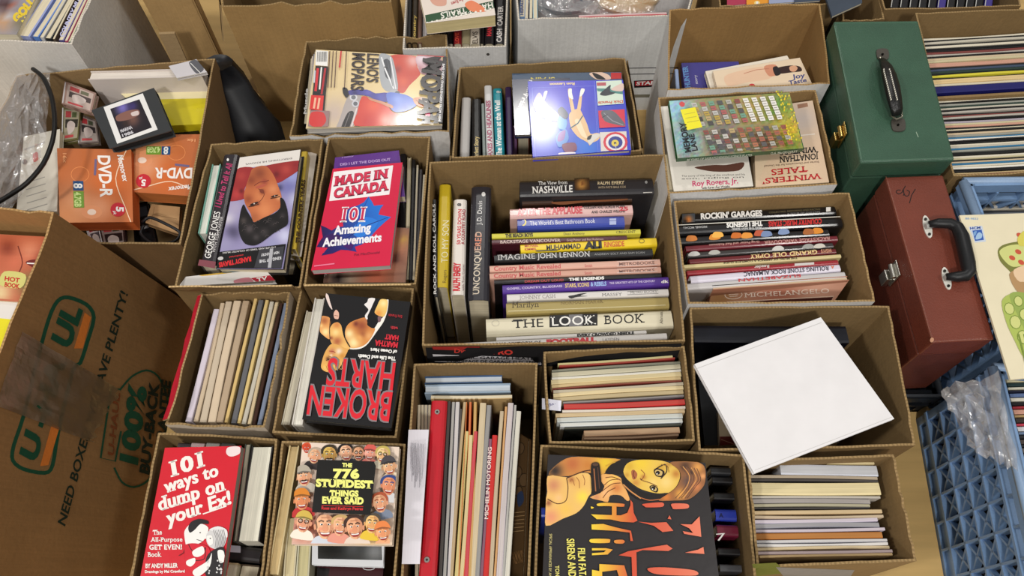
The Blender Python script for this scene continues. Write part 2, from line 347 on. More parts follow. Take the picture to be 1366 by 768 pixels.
# ------------------------------------------------------------ cartons
CARTS = []
KR, KD, WH = (138, 113, 76), (124, 100, 66), (206, 204, 202)
def carton(name, label, q, z, cin=KR, cout=KD, taper=1.0, th=.0036, bow=.004, flaps=(), art=None, bottom=None, group='cartons of books on the floor', cat='box', jag=.0012, low=0):
    zs = z if isinstance(z, (list, tuple)) else [z]*4
    top = [P(*p, k) for p, k in zip(q, zs)]; c = sum(top, V())/4
    bot = [V((p.x, p.y, low)) for p in bottom] if bottom else [V((c.x+(p.x-c.x)*taper, c.y+(p.y-c.y)*taper, low)) for p in top]
    t = thing(name, label, cat, (c.x, c.y, low), group); CARTS.append((t.name, top, bot))
    if art: bow = 0
    for i in range(4):
        j = (i+1) % 4; A, B, a, b = top[i], top[j], bot[i], bot[j]; e = (B-A).normalized(); inn = V((-e.y, e.x, 0)); inn = inn if inn.dot(c-A) > 0 else -inn
        k = MB(); N, R = 14, 3
        def pt(u, v, d):
            p = a.lerp(b, u).lerp(A.lerp(B, u), v); wv = bow*math.sin(math.pi*u)*math.sin(math.pi*(.15+.75*v)); return p-inn*(wv-d)
        jz = [rnd.gauss(0, jag) for _ in range(N+1)]; jz[0] = jz[-1] = 0; L = (B-A).length; H = (A-a).length
        g = [[[pt(u/N, v/R, d)+V((0, 0, jz[u] if v == R else 0)) for u in range(N+1)] for v in range(R+1)] for d in (0, th)]
        for u in range(N):
            x0, x1 = u/N*L, (u+1)/N*L
            for v in range(R):
                y0, y1 = v/R*H, (v+1)/R*H; uv = [(x0, y0), (x1, y0), (x1, y1), (x0, y1)]
                k.face([g[0][v][u], g[0][v][u+1], g[0][v+1][u+1], g[0][v+1][u]], cout, 'card', uv)
                k.face([g[1][v][u+1], g[1][v][u], g[1][v+1][u], g[1][v+1][u+1]], cin, 'card', uv)
            k.face([g[0][R][u], g[0][R][u+1], g[1][R][u+1], g[1][R][u]], mixc(cin, (196, 168, 126), .25), 'flute', [(x0, 0), (x1, 0), (x1, .01), (x0, .01)])
        if art and i in art:
            nn = e.cross((a-A).normalized()); art[i](Sheet(k, (A+B+a+b)/4-inn*.0004*0, nn, 'card', 1.2e-4))
        k.build('side_panel', t)
    k = MB(); k.prism([p+V((0, 0, .004)) for p in inset([V(p) for p in bot], [.005]*4)] if False else [V((c.x+(p.x-c.x)*.985, c.y+(p.y-c.y)*.985, low+.004)) for p in bot], V((0, 0, -.004)), cin, 'card'); k.build('bottom_panel', t)
    for f in flaps:
        i, ln, ang = f[:3]; cu, cd = (f[3] if len(f) > 3 and f[3] else cin), (f[4] if len(f) > 4 and f[4] else cout)
        j = (i+1) % 4; A, B = top[i], top[j]; e = (B-A).normalized(); inn = V((-e.y, e.x, 0)); inn = inn if inn.dot(c-A) > 0 else -inn
        d = -inn*math.sin(math.radians(ang))+V((0, 0, math.cos(math.radians(ang)))); A = A+e*.006-inn*.003; B = B-e*.006-inn*.003
        nn = e.cross(d).normalized(); k = MB(); N = 8; L = (B-A).length
        rows = [[A.lerp(B, u/N)+d*(ln*v+(rnd.gauss(0, .002) if v == 1 else 0))+nn*(rnd.gauss(0, .0008)) for u in range(N+1)] for v in (0, .5, 1)]
        nsh = nn if nn.dot(inn*math.cos(math.radians(ang))+V((0, 0, math.sin(math.radians(ang))))) > 0 else -nn
        for u in range(N):
            for v in (0, 1):
                qq = [rows[v][u], rows[v][u+1], rows[v+1][u+1], rows[v+1][u]]; uv = [(u/N*L, v*.05), ((u+1)/N*L, v*.05), ((u+1)/N*L, v*.05+.05), (u/N*L, v*.05+.05)]
                k.face([p+nsh*.0015 for p in qq], cu, 'card', uv); k.face([p-nsh*.0015 for p in qq[::-1]], cd, 'card', uv[::-1])
            k.face([rows[2][u]+nsh*.0015, rows[2][u+1]+nsh*.0015, rows[2][u+1]-nsh*.0015, rows[2][u]-nsh*.0015], (196, 166, 120), 'flute', [(u/N*L, 0), ((u+1)/N*L, 0), ((u+1)/N*L, .01), (u/N*L, .01)])
        for u in (0, N): k.face([rows[0][u]+nsh*.0015, rows[2][u]+nsh*.0015, rows[2][u]-nsh*.0015, rows[0][u]-nsh*.0015], (190, 160, 115), 'flute')
        if len(f) > 5: f[5](Sheet(k, (A+B)/2+d*ln*.5+nsh*.0016, nn, 'card', 1.5e-4))
        k.build('flap', t)
    return t
# ============================================================ floor
for nm_, a_, b_ in (("wall_back", (-8, 8.0), (8, 8.2)), ("wall_front", (-8, -6.2), (8, -6)), ("wall_left", (-8.2, -6), (-8, 8)), ("wall_right", (8, -6), (8.2, 8))):
    wl_ = MB(); wl_.prism([(a_[0], a_[1], 4.2), (b_[0], a_[1], 4.2), (b_[0], b_[1], 4.2), (a_[0], b_[1], 4.2)], V((0, 0, -4.2)), (170, 166, 156), "paper"); wl_.build(nm_)["kind"] = "structure"
fl = MB(); fl.prism([(-8, -6, 0), (8, -6, 0), (8, 8, 0), (-8, 8, 0)], V((0, 0, -.05)), (206, 172, 112), 'wood'); fo = fl.build('floor'); fo['kind'] = 'structure'
W8 = (216, 214, 212)
def lineart(*a): return {2: lambda s: [f(s) for f in a]}
# ---- big open carton with green printing, leaning out to its side
def pxof(p):
    u = (p.y*sp+(p.z-HC)*cp); f = p.y*cp-(p.z-HC)*sp; return (683+FPX*p.x/f, 384-FPX*u/f)
uA, uB = P(72, 283, .46), P(262, 412, 0); uC = P(172, 772, 0)-(uB-uA)
ubot = [V((-1.16, uB.y, 0)), uB, uC+(uB-uA), V((-1.13, (uC+(uB-uA)).y, 0))]
GRN, ORG = (22, 74, 52), (206, 118, 48)
def uhaul_art(s):
    up = (-15, -9)
    s.view(0, 270, 1.542)
    s.line(smooth([(140, 195), (178, 210), (193, 236), (180, 285), (165, 330), (150, 345), (120, 470), (108, 540), (92, 556), (48, 548), (26, 530), (28, 500), (48, 440), (75, 330), (100, 240), (118, 203)], 2), 8, GRN, True)
    s.poly([(170, 300), (187, 236), (174, 226), (152, 300)], ORG); s.poly([(99, 540), (122, 462), (106, 456), (82, 542)], ORG)
    s.view(0, 0, 1)
    s.text('U', (47, 617), (56, 583), (-22, -12), GRN, .05); s.text('-HA', (60, 573), (87, 482), (-22, -12), GRN, .05); s.text('UL', (91, 466), (109, 413), (-24, -14), GRN, .05)
    s.text('NEED BOXES? WE HAVE PLENTY!', (86, 702), (170, 392), (-10, -6), (30, 48, 36), .02)
    s.view(0, 270, 1.542)
    s.line(smooth([(234, 545), (250, 575), (275, 585), (305, 570), (330, 520), (345, 450), (343, 400), (325, 358), (300, 345), (270, 358), (246, 385)], 2, False), 4, GRN)
    s.line([(248, 385), (228, 380), (206, 525), (236, 532), (248, 470)], 4, GRN)
    s.text('U-HAUL', (233, 522), (246, 392), (-13, -5), (120, 66, 34), .03)
    s.text('100%', (280, 540), (300, 380), (-36, -10), GRN, .05)
    s.text('BUY-BACK', (305, 560), (326, 372), (-20, -6), (28, 46, 36), .04)
    s.text('GUARANTEE', (334, 560), (350, 368), (-19, -5), (28, 46, 36), .04)
    s.view(0, 0, 1)
carton('moving_carton', 'tall brown moving carton with green printing and brown tape across its side', [(-170, 262), (72, 283), tuple(pxof(uC)), (-420, 760)], .46, (170, 132, 84), (136, 102, 64), bow=0, jag=.003, bottom=ubot, art={1: uhaul_art})
tp = MB(); n = (uB-uA).cross(uC-uA).normalized(); n = n if n.x > 0 else -n
nx, ny = 30, 20; pts = []
edge = [(28, 442), (156, 518), (122, 590), (-8, 540)]
for j in range(ny+1):
    for i in range(nx+1):
        u, v = i/nx, j/ny; a = mixc((*edge[0], 0), (*edge[1], 0), u); b = mixc((*edge[3], 0), (*edge[2], 0), u); q = mixc(a, b, v)
        jx = rnd.uniform(-7, 7) if i == nx else 0
        pts.append(onplane(q[0]+jx, q[1], uA, n)+n*(.002+abs(rnd.gauss(0, .0002))+.0011*(math.sin(u*5+v*11)*math.sin(u*13-v*6+1)+.7*math.sin(u*4+v*23+2*math.sin(u*7))*math.sin(v*5+u*3))))
tp.mesh(pts, [[j*(nx+1)+i, j*(nx+1)+i+1, (j+1)*(nx+1)+i+1, (j+1)*(nx+1)+i] for j in range(ny) for i in range(nx)], (120, 95, 62), 'tape')
mc = [o for o in bpy.data.objects if o.name == 'moving_carton'][0]
tp.build('packing_tape', mc, label='wrinkled shiny brown packing tape over the green printing')
carton('cardboard_box', 'wide brown carton of discs, frames and yellow books behind the moving carton', [(22, 101), (287, 78), (241, 326), (-80, 320)], .30, (142, 116, 80), (116, 90, 60), bottom=[P(22, 101, .3)*1, P(287, 78, .3)*1, P(241, 326, .3)+V((0, .022, 0)), P(-80, 320, .3)+V((0, .022, 0))])
carton('cardboard_box', 'carton holding the upside-down portrait of a dark-haired man', [(281, 192), (431, 185), (401, 384), (232, 386)], .30, flaps=[(2, .03, 15)])
carton('cardboard_box', 'carton holding the red book with a blue maple leaf', [(438, 184), (574, 182), (555, 379), (405, 381)], .30, flaps=[(2, .02, 20)])
def dyna(s):
    s.poly([(576, 462), (640, 462), (640, 468), (578, 466)], (150, 40, 36)); s.text('PRO', (657, 472), (684, 472.5), 6, (200, 60, 50), .04); s.text('Dyna-Glo', (606, 470), (650, 472), 6, (200, 60, 50), .02)
    s.poly([(577, 472), (722, 477), (722, 486), (580, 482)], (204, 200, 204))
    s.text('ELECTRIC GARAGE HEATER', (594, 477.5), (719, 479.5), 3.6, (30, 30, 30), .02); s.text('CHAUFFAGE DE GARAGE ELECTRIQUE', (596, 482.5), (727, 484), 3.6, (30, 30, 30), .02)
cb = carton('cardboard_box', 'large central carton with a row of standing books, spines up', [(573, 216), (887, 206), (914, 455), (563, 461)], .30, flaps=[(2, .065, 171, (34, 32, 34), KD, dyna)])
def redside(s): pass
def lrp(s):
    s.poly([(270, 413), (266, 445), (251, 493), (246, 489), (257, 440), (264, 412)], (176, 26, 44))
carton('cardboard_box', 'carton of folders and envelopes with a torn red and white side', [(268, 391), (387, 389), (353, 570), (220, 566)], .29, jag=.004, cout=(205, 190, 170), flaps=[(3, .016, -50, (196, 176, 144), (178, 26, 44))])
carton('cardboard_box', 'carton holding the black book with red upside-down title', [(402, 378), (552, 384), (529, 584), (363, 577)], .29)
carton('cardboard_box', 'carton holding the bright red joke book about an ex', [(211, 577), (370, 585), (346, 802), (168, 802)], .29)
carton('cardboard_box', 'carton holding the square cover crowded with cartoon heads', [(376, 588), (541, 592), (524, 806), (350, 803)], .29)
carton('cardboard_box', 'carton holding the red ring binder and standing magazines', [(552, 485), (717, 484), (704, 824), (532, 824)], .29)
carton('cardboard_box', 'carton holding the black film book with an orange portrait', [(721, 593), (992, 606), (1014, 826), (711, 826)], .29)
carton('cardboard_box', 'small carton packed with thin magazines under the central carton', [(725, 469), (913, 461), (927, 588), (733, 591)], .29)
carton('cardboard_box', 'carton with the plain white square cover lying across it', [(920, 410), (1186, 408), (1221, 594), (932, 601)], .29)
def lifeart(s):
    s.poly([(1003, 752), (1035, 750), (1050, 764), (1010, 768)], (120, 130, 60)); s.poly([(1035, 756), (1140, 760), (1135, 768), (1045, 768)], (150, 150, 152))
carton('cardboard_box', 'carton of magazines standing on the bare wood beside the blue crate', [(997, 613), (1192, 606), (1223, 748), (1010, 757)], .29, art={2: lifeart}, cout=(140, 118, 84), jag=.002, bow=.012)
carton('cardboard_box', 'carton of music books standing spine up below the winter tales book', [(899, 268), (1133, 257), (1167, 402), (918, 405)], .30, cout=WH, cin=(150, 122, 82))
carton('cardboard_box', 'white-sided carton holding the green lane book', [(878, 130), (1088, 120), (1117, 246), (891, 258)], .302, cout=W8, cin=(156, 126, 84))
carton('cardboard_box', 'deep white-sided carton with a few cookbooks on its bottom', [(893, 13), (1094, 5), (1107, 112), (891, 120)], .316, cout=W8, cin=(156, 122, 76))
carton('cardboard_box', 'carton holding the glossy blue book with a leaping dog', [(613, 90), (834, 78), (856, 201), (603, 211)], .30, cout=KD, flaps=[(3, .06, 172), (1, .06, 172)])
carton('cardboard_box', 'carton filled with a pile of glossy car magazines', [(408, 55), (596, 46), (599, 176), (386, 182)], .30, cout=W8, jag=.003)
# ---- record carton, upper corner
carton('cardboard_box', 'brown carton packed with vinyl records beside the green case', [(1221, 17), (1440, 9), (1486, 226), (1272, 235)], .33)
# ---- cartons along the top edge of the view
carton('cardboard_box', 'white file box of magazines behind the carton of discs', [(-70, -78), (148, -66), (96, 59), (-120, 48)], .36, cin=W8, cout=(206, 204, 200), th=.004)
carton('cardboard_box', 'plain brown carton standing beside the white file box of magazines', [(146, -110), (214, -112), (240, -40), (170, -38)], .40, cout=(170, 138, 92))
def hall_lines(s):
    s.line([(690, 93), (905, 90)], 1, (40, 40, 42)); s.line([(690, 101), (905, 98)], 1, (40, 40, 42))
    s.poly([(845.5, 107.5), (889, 105.5), (889, 115), (846, 117)], (34, 30, 32)); s.poly([(847, 108.5), (889, 106.5), (889, 112.5), (847.5, 114.5)], (176, 30, 40)); s.text('STAPLES', (848.5, 113.3), (889, 111.5), (.8, -4.6), (230, 228, 226), .04)
    s.line([(690, 130), (905, 127)], 4, (120, 116, 100))
carton('cardboard_box', 'white file box with a red store label and wrapped magazines', [(682, -75), (945, -82), (917, 21), (691, 27)], .30, cin=W8, cout=(206, 206, 204), art={2: hall_lines})
def grommet(s): s.ell(651, 72.5, 2.2, 1.8, 0, (70, 66, 64))
carton('cardboard_box', 'white box with a round hole, full of dark paperbacks', [(545, -70), (680, -72), (675, 62), (537, 66)], .30, cin=W8, cout=(206, 206, 206), art={2: grommet})
carton('cardboard_box', 'big brown carton with a leaning flap behind the car magazines', [(288, -80), (520, -86), (522, 3), (296, 9)], .36, cin=KR, cout=(160, 128, 82), flaps=[(3, .10, 165)], jag=.004)
carton('cardboard_box', 'brown carton of bright books behind the deep white-sided carton', [(950, -74), (1112, -78), (1120, 4), (960, 9)], .28)
carton('cardboard_box', 'small brown carton behind the green case', [(1124, -50), (1160, -52), (1180, 26), (1124, 28)], .26)
carton('cardboard_box', 'brown carton of upright black discs behind the records', [(1160, -64), (1345, -70), (1362, 8), (1180, 13)], .27)
fb = MB(); q = [P(-20, 746, .004), P(150, 757, .004), P(165, 790, .004), P(-30, 790, .004)]; fb.prism(q, V((0, 0, -.004)), (150, 116, 76), 'card')
sh = Sheet(fb, q[0], V((0, 0, 1)), 'card'); sh.line([(-10, 756), (52, 756)], 5, (40, 90, 66)); sh.line([(-10, 765), (110, 768)], 4, (40, 90, 66)); tag(fb.build('cardboard_sheet'), 'flat piece of brown cardboard with a green printed stripe on the floor', 'cardboard')
# ============================================================ record cases
def case(name, label, q, z, zlow, ctop, cat, seam, mt='leather'):
    w = [P(*p, z) for p in q]; c = sum(w, V())/4
    t = thing(name, label, cat, (c.x, c.y, zlow)); lid = MB(); body = MB()
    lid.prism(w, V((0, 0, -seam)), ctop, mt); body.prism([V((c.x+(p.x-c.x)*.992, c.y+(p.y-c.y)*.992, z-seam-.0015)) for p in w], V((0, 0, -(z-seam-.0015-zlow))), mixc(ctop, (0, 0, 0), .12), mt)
    return t, lid, body, w
t, lid, body, w = case('record_case', 'dark green vinyl record case with a black stitched handle', [(1112, 28), (1225, 27), (1274, 213), (1148, 217)], .36, 0, (56, 88, 70), 'record case', .045)
zt = .36
sh = Sheet(lid, P(1190, 120, zt), V((0, 0, 1)), 'leather'); sh.line([(1113, 31), (1223, 30)], .8, (70, 110, 90)); sh.line([(1113, 34), (1149, 212)], .9, (92, 124, 104)); sh.line([(1152, 214.5), (1272, 210.5)], .8, (88, 120, 100))
sh.line([(1222, 176), (1225, 183)], 1, (150, 170, 150))
lid.build('lid', t, bevel=.004); body.build('body', t, bevel=.003)
for a, b in (((1170, 66), (1184, 78)), ((1190, 159), (1206, 173))):
    k = MB(); x0, y0, x1, y1 = *a, *b; k.prism([P(p[0], p[1], zt+.003) for p in smooth([(x0, y0), (x1, y0-.5), (x1+1, y1), (x0+2, y1+.5)], 1)], V((0, 0, -.003)), (70, 66, 60), 'leather')
    k.prism([P(p[0], p[1], zt+.005) for p in blob((x0+x1)/2+.5, (y0+y1)/2, 1.6, 1.4, 0, 8)], V((0, 0, -.002)), (40, 38, 34), 'metal'); k.build('handle_plate', t)
for pp in ([(1174, 77), (1176, 86), (1181, 89), (1184, 82)], [(1189, 142), (1190, 155), (1196, 159), (1203, 156), (1202, 143)]):
    k = MB(); k.tube([P(*p, zt+.010) for p in pp], .0022, (190, 186, 170), 'metal'); k.build('handle_ring', t)
k = MB(); pts = [(1177, 80), (1182, 88), (1186, 100), (1190, 116), (1193, 132), (1196, 146), (1196, 154)]
k.tube([P(p[0], p[1], zt+.012+.016*math.sin(math.pi*i/6)) for i, p in enumerate(pts)], [.008, .012, .015, .016, .015, .013, .011], (24, 24, 26), 'leather', 10, .6)
for o in (-4.6, 4.6):
    for i in range(16):
        u = i/15; x = lerp(1183, 1193, u)+o*(.9 if i else .8); y = lerp(92, 132, u); zz = zt+.0245+.0165*math.sin(math.pi*(.2+.5*u))
        k.prism([P(x+dx, y+dy, zz+.0006) for dx, dy in ((-.5, -.8), (.6, -.8), (.7, .7), (-.4, .7))], V((0, 0, -.003)), (226, 222, 210), 'satin')
k.build('handle', t, True, label='black padded handle with white stitching')
def sidelatch(t, q0, q1, wl, n_off, c0, zs):
    # metal latch on the left side face, between the two edge points of the lid
    A, B = P(*q0), P(*q1); e = (B-A).normalized(); out = V((e.y, -e.x, 0)); out = out if out.x < 0 else -out; m = A.lerp(B, wl)
    k = MB(); zc = zs
    k.box(m-e*.016+V((0, 0, zc-m.z-.022))+out*.001, e*.032, out*.003, V((0, 0, .044)), c0, 'metal'); k.build('latch_plate', t, bevel=.001)
    k = MB(); k.box(m-e*.011+V((0, 0, zc-m.z-.030))+out*.004, e*.022, out*.010, V((0, 0, .026)), c0, 'metal'); k.tube([m-e*.014+V((0, 0, zc-m.z+.008))+out*.007, m+e*.014+V((0, 0, zc-m.z+.008))+out*.007], .005, c0, 'metal'); k.build('latch', t, bevel=.0015)
sidelatch(t, (1110, 28, .36), (1148, 217, .36), .72, 0, (186, 160, 96), .315)
# brown case on its black crate
t, lid, body, w = case('record_case', 'reddish brown record case with a curved black plastic handle', [(1181, 236), (1258, 233), (1327, 452), (1244, 457)], .33, .10, (112, 54, 40), 'record case', .05)
zt = .33; sh = Sheet(lid, P(1250, 340, zt), V((0, 0, 1)), 'leather'); sh.view(1130, 220, 2.742)
sh.line(smooth([(196, 92), (184, 92), (180, 100), (190, 106), (203, 98), (204, 90), (208, 105), (205, 112)], 2, False), 3.2, (30, 16, 18)); sh.line(smooth([(214, 76), (206, 92), (212, 112), (224, 112), (228, 98), (218, 92)], 2, False), 3.2, (30, 16, 18)); sh.line([(250, 88), (236, 110), (228, 140)], 3.2, (30, 16, 18))
sh.line([(142, 42), (312, 645)], 1.6, (140, 88, 70)); sh.line([(318, 646), (535, 637)], 1.8, (136, 84, 66)); sh.ell(310, 640, 7, 9, 20, (190, 140, 110))
sh.view(0, 0, 1)
lid.build('lid', t, bevel=.003); body.build('body', t, bevel=.003)
for (x, y) in ((1237.5, 302), (1263, 371)):
    k = MB(); k.prism([P(p[0], p[1], zt+.002) for p in blob(x, y, 5.2, 15.5, -15, 16)], V((0, 0, -.0025)), (214, 212, 204), 'satin')
    for d in (-10, 10): k.prism([P(p[0], p[1], zt+.0035) for p in blob(x+d*.26, y+d, 2, 2, 0, 8)], V((0, 0, -.002)), (90, 88, 84), 'metal')
    k.tube([P(x-3, y, zt+.006), P(x+5, y-1, zt+.006)], .005, (170, 170, 166), 'satin'); k.build('handle_plate', t)
k = MB(); hp = [(1239, 299), (1252, 297.5), (1267, 298), (1277, 303), (1283, 315), (1287, 332), (1291, 350), (1293, 362), (1288, 368), (1276, 369), (1262, 369)]
k.tube([P(p[0], p[1], zt+.010+.012*math.sin(math.pi*i/10)) for i, p in enumerate(hp)], [.006, .009, .010, .011, .012, .012, .012, .011, .010, .009, .006], (30, 32, 36), 'rubber', 10); k.build('handle', t, True, label='curved black plastic handle folded over')
sidelatch(t, (1181, 236, .33), (1244, 457, .33), .52, 0, (206, 204, 196), .275)
# ============================================================ milk crates
def crate(name, label, o, ux, uy, wl, dl, h, col, nx, ny, z0=0, group='plastic crates'):
    o = V(o); ux = V(ux).normalized(); uy = V(uy).normalized(); up = V((0, 0, 1))
    c = o+ux*wl/2+uy*dl/2; t = thing(name, label, 'crate', (c.x, c.y, z0), group)
    for (a, e, ln, inn, nc) in ((o, uy, dl, ux, ny), (o, ux, wl, uy, nx), (o+uy*dl, ux, wl, -uy, nx), (o+ux*wl, uy, dl, -ux, ny)):
        k = MB(); zb = z0
        def bar(u0, u1, v0, v1, d0=0, d1=.012): k.box(a+e*u0+up*(zb-a.z+v0)+inn*d0, e*(u1-u0), inn*(d1-d0), up*(v1-v0), col, 'plastic')
        bar(0, ln, h-.022, h, -.006, .012); bar(0, ln, h-.052, h-.046, -.004, .012); bar(0, ln, 0, .010, 0, .012); bar(0, ln, .040, .046, -.003, .012); bar(.02, ln-.02, .010, .040, .006, .010)
        bar(0, .016, 0, h); bar(ln-.016, ln, 0, h)
        v0, v1, nv = .046, h-.052, 4; cu = (ln-.032)/nc; cv = (v1-v0)/nv
        for i in range(1, nc): bar(.016+i*cu-.002, .016+i*cu+.002, .010, h-.022, -.002, .014)
        for j in range(1, nv): bar(.016, ln-.016, v0+j*cv-.002, v0+j*cv+.002, -.002, .014)
        for i in range(nc):
            for j in range(nv):
                u0, u1, b0, b1 = .016+i*cu, .016+(i+1)*cu, v0+j*cv, v0+(j+1)*cv
                for (p, q) in (((u0, b0), (u1, b1)), ((u1, b0), (u0, b1))):
                    s = a+e*p[0]+up*(zb-a.z+p[1])+inn*.002; f = a+e*q[0]+up*(zb-a.z+q[1])+inn*.002; d = (f-s).normalized(); nn = d.cross(inn)*.0022
                    k.prism([s-nn*.9, f-nn*.9, f+nn*.9, s+nn*.9], inn*.011, col, 'plastic')
        k.build('side_panel', t)
    k = MB(); k.box(o+up*(zb-o.z), ux*wl, uy*dl, up*.006, col, 'plastic'); k.build('bottom_panel', t)
    k = MB(); cr = [o, o+ux*wl, o+ux*wl+uy*dl, o+uy*dl]
    k.tube([p+up*(z0+h-.004-p.z) for p in [cr[0], cr[1], cr[2], cr[3], cr[0]]], .009, mixc(col, (255, 255, 255), .15), 'plastic', 8); k.build('rim', t, True)
    return t
BL = (116, 146, 184)
f0 = P(1327, 489, .28); f1 = P(1366, 652, .28); dy = (f1-f0).normalized(); dx = V((-dy.y, dy.x, 0))
crate('milk_crate', 'light blue crate with crossed ribs standing on bare wood, clear wrap on it', (f0.x, f0.y, 0), dx, dy, .36, .37, .28, BL, 6, 7)
g0 = P(1287, 241, .33); dy2 = V((.02, -1, 0)).normalized(); dx2 = V((-dy2.y, dy2.x, 0))
crate('milk_crate', 'light blue crate of records behind the cream record sleeve', (g0.x, g0.y, 0), dx2, dy2, .36, .33, .33, BL, 6, 6)
b0 = P(1150, 262, .10)
k0 = P(1196, 300, .09); kk = P(1330, 470, .09)
crate('milk_crate', 'black crate under the reddish brown record case', (.665, .862, 0), V((1, 0, 0)), V((0, -1, 0)), .165, .362, .095, (30, 34, 40), 4, 7)
# clear wrap hanging off the blue crate
k = MB(); pl = [(1250, 533), (1285, 538), (1330, 500), (1344, 560), (1362, 628), (1330, 615), (1290, 580)]
nx, ny = 12, 9; pts = []
for j in range(ny+1):
    for i in range(nx+1):
        u, v = i/nx, j/ny; x = lerp(lerp(1252, 1300, v), lerp(1330, 1360, v), u); y = lerp(lerp(520, 600, v), lerp(498, 628, v), u)
        pts.append(P(x+rnd.gauss(0, 2.5), y+rnd.gauss(0, 2.5), .315+rnd.gauss(0, .008)))
k.mesh(pts, [[j*(nx+1)+i, j*(nx+1)+i+1, (j+1)*(nx+1)+i+1, (j+1)*(nx+1)+i] for j in range(ny) for i in range(nx)], (220, 220, 220), 'film')
tag(k.build('plastic_wrap', None), 'crumpled clear plastic wrap over the corner of the blue crate', 'plastic wrap')
# ============================================================ records
BL = (122, 150, 186)
LPC = [(214, 206, 186), (190, 184, 168), (24, 24, 26), (206, 196, 168), (176, 170, 160), (30, 28, 30), (120, 60, 56), (196, 186, 150), (198, 150, 130), (60, 74, 96), (210, 200, 60), (216, 190, 140), (30, 32, 110), (226, 222, 212), (150, 150, 140), (40, 60, 52), (90, 70, 60), (46, 110, 150), (200, 180, 150), (170, 160, 170)]
CN = {}
def cname(c):
    import colorsys
    h, l, s = colorsys.rgb_to_hls(*[v/255 for v in c])
    if l < .16: return 'black'
    if s < .12: return 'dark grey' if l < .4 else 'grey' if l < .72 else 'white'
    h *= 360
    if l > .84 and 20 < h < 75: return 'ivory'
    if h < 18 or h > 340: return 'dark red' if l < .35 else 'red' if s > .45 else 'dusty pink'
    if h < 48: return 'brown' if l < .42 else 'orange' if s > .62 and l < .62 else 'tan' if l < .72 else 'cream'
    if h < 68: return 'olive' if l < .35 else 'yellow' if s > .5 else 'cream'
    if h < 165: return 'dark green' if l < .35 else 'pale green'
    if h < 255: return 'navy' if l < .28 else 'blue' if l < .62 and s > .3 else 'pale blue'
    return 'purple' if l < .6 else 'lilac'
def seq(kind, ctx, rows, z, style='mag', cat='magazine', group=None, side='back', lean=(0, 0), h=None):
    """rows: (a, b, t, colour[, page colour]) from the far side on"""
    for i, r in enumerate(rows):
        a, b, t, c = r[:4]
        strip(kind, f'{cname(c)} {kind.replace("_", " ")}, {nth(i+1)} from the {side} {ctx}', a, b, t, z, c, h=h, lean=lean, style=style, pg=r[4] if len(r) > 4 else mixc(c, (226, 214, 190), .3), m='paper' if cat != 'record' else 'satin', cat=cat, group=group)
rows = []; y = 51.5
first = [0, 2, 1, 5, 0, 2, 5, 6, 4, 2, 18, 7, 8, 8, 5, 9, 15, 2, 10, 2, 11, 11, 3]
for i, ci in enumerate(first):
    wd = 2.1 if ci in (2, 5) else 2.7; rows.append(((1227+(y-45)*.22, y), (1392+(y-45)*.25, y-10), (0, wd), LPC[ci])); y += wd+.3
rows.append(((1227+(y-45)*.22, y), (1392+(y-45)*.25, y-10), (0, 9), LPC[12]))
seq('record_sleeve', 'of the records beyond the divider', rows, .31, 'sleeve', 'record', 'records beyond the divider')
dv = MB(); A, B = P(1248, 129, .315), P(1420, 119, .315); dv.box(A, B-A, V((.0, -.006, 0)), V((0, 0, -.30)), KR, 'card'); tag(dv.build('cardboard_divider'), 'brown cardboard divider between two rows of records', 'divider')
rows = []; y = 135.0
second = [0, 2, 14, 15, 1, 2, 4, 5, 6, 4, 2, 19, 7, 8, 5, 3, 2, 18, 14, 17, 13, 5, 2, 0, 1, 17, 14, 2, 5, 0, 7, 2, 18, 17, 0, 13, 2, 5, 11, 6, 11, 3]
for i, ci in enumerate(second):
    wd = rnd.choice([1.8, 2.1, 2.5]); rows.append(((1227+(y-45)*.22, y), (1392+(y-45)*.25, y-10), (0, wd), LPC[ci])); y += wd+.3
seq('record_sleeve', 'of the records this side of the divider', rows, .31, 'sleeve', 'record', 'records nearer than the divider')
rows = []; y = 252
for i in range(15):
    wd = rnd.choice([2.2, 2.8]); c = rnd.choice([(214, 210, 204), (190, 188, 184), (120, 124, 130), (206, 198, 180), (60, 62, 66)]); rows.append(((1298+(y-240)*.2, y), (1440+(y-240)*.3, y-4), (0, wd), c)); y += wd+.2
seq('record_sleeve', 'of the records behind the cream sleeve', rows, .255, 'sleeve', 'record', 'records in the far blue crate')
rows = []; y = 505
for c in [(216, 206, 170), (40, 60, 60), (206, 200, 180), (30, 34, 60), (90, 110, 150), (210, 206, 190), (34, 32, 34), (150, 40, 50), (200, 150, 130), (170, 140, 96), (60, 50, 46), (190, 60, 80), (210, 210, 214), (110, 130, 160)]+[(40, 40, 46), (70, 60, 56), (30, 34, 44), (90, 84, 80)]*8:  # repeated dark sleeves are added so the openings between the ribs look shaded
    wd = rnd.choice([3, 4.5, 6]); rows.append(((1341+(y-500)*.225, y), (1480+(y-500)*.3, y-5), (0, wd), c)); y += wd+1.2
seq('record_sleeve', 'of the records beside the clear wrap', rows, .25, 'sleeve', 'record', 'records in the near blue crate')
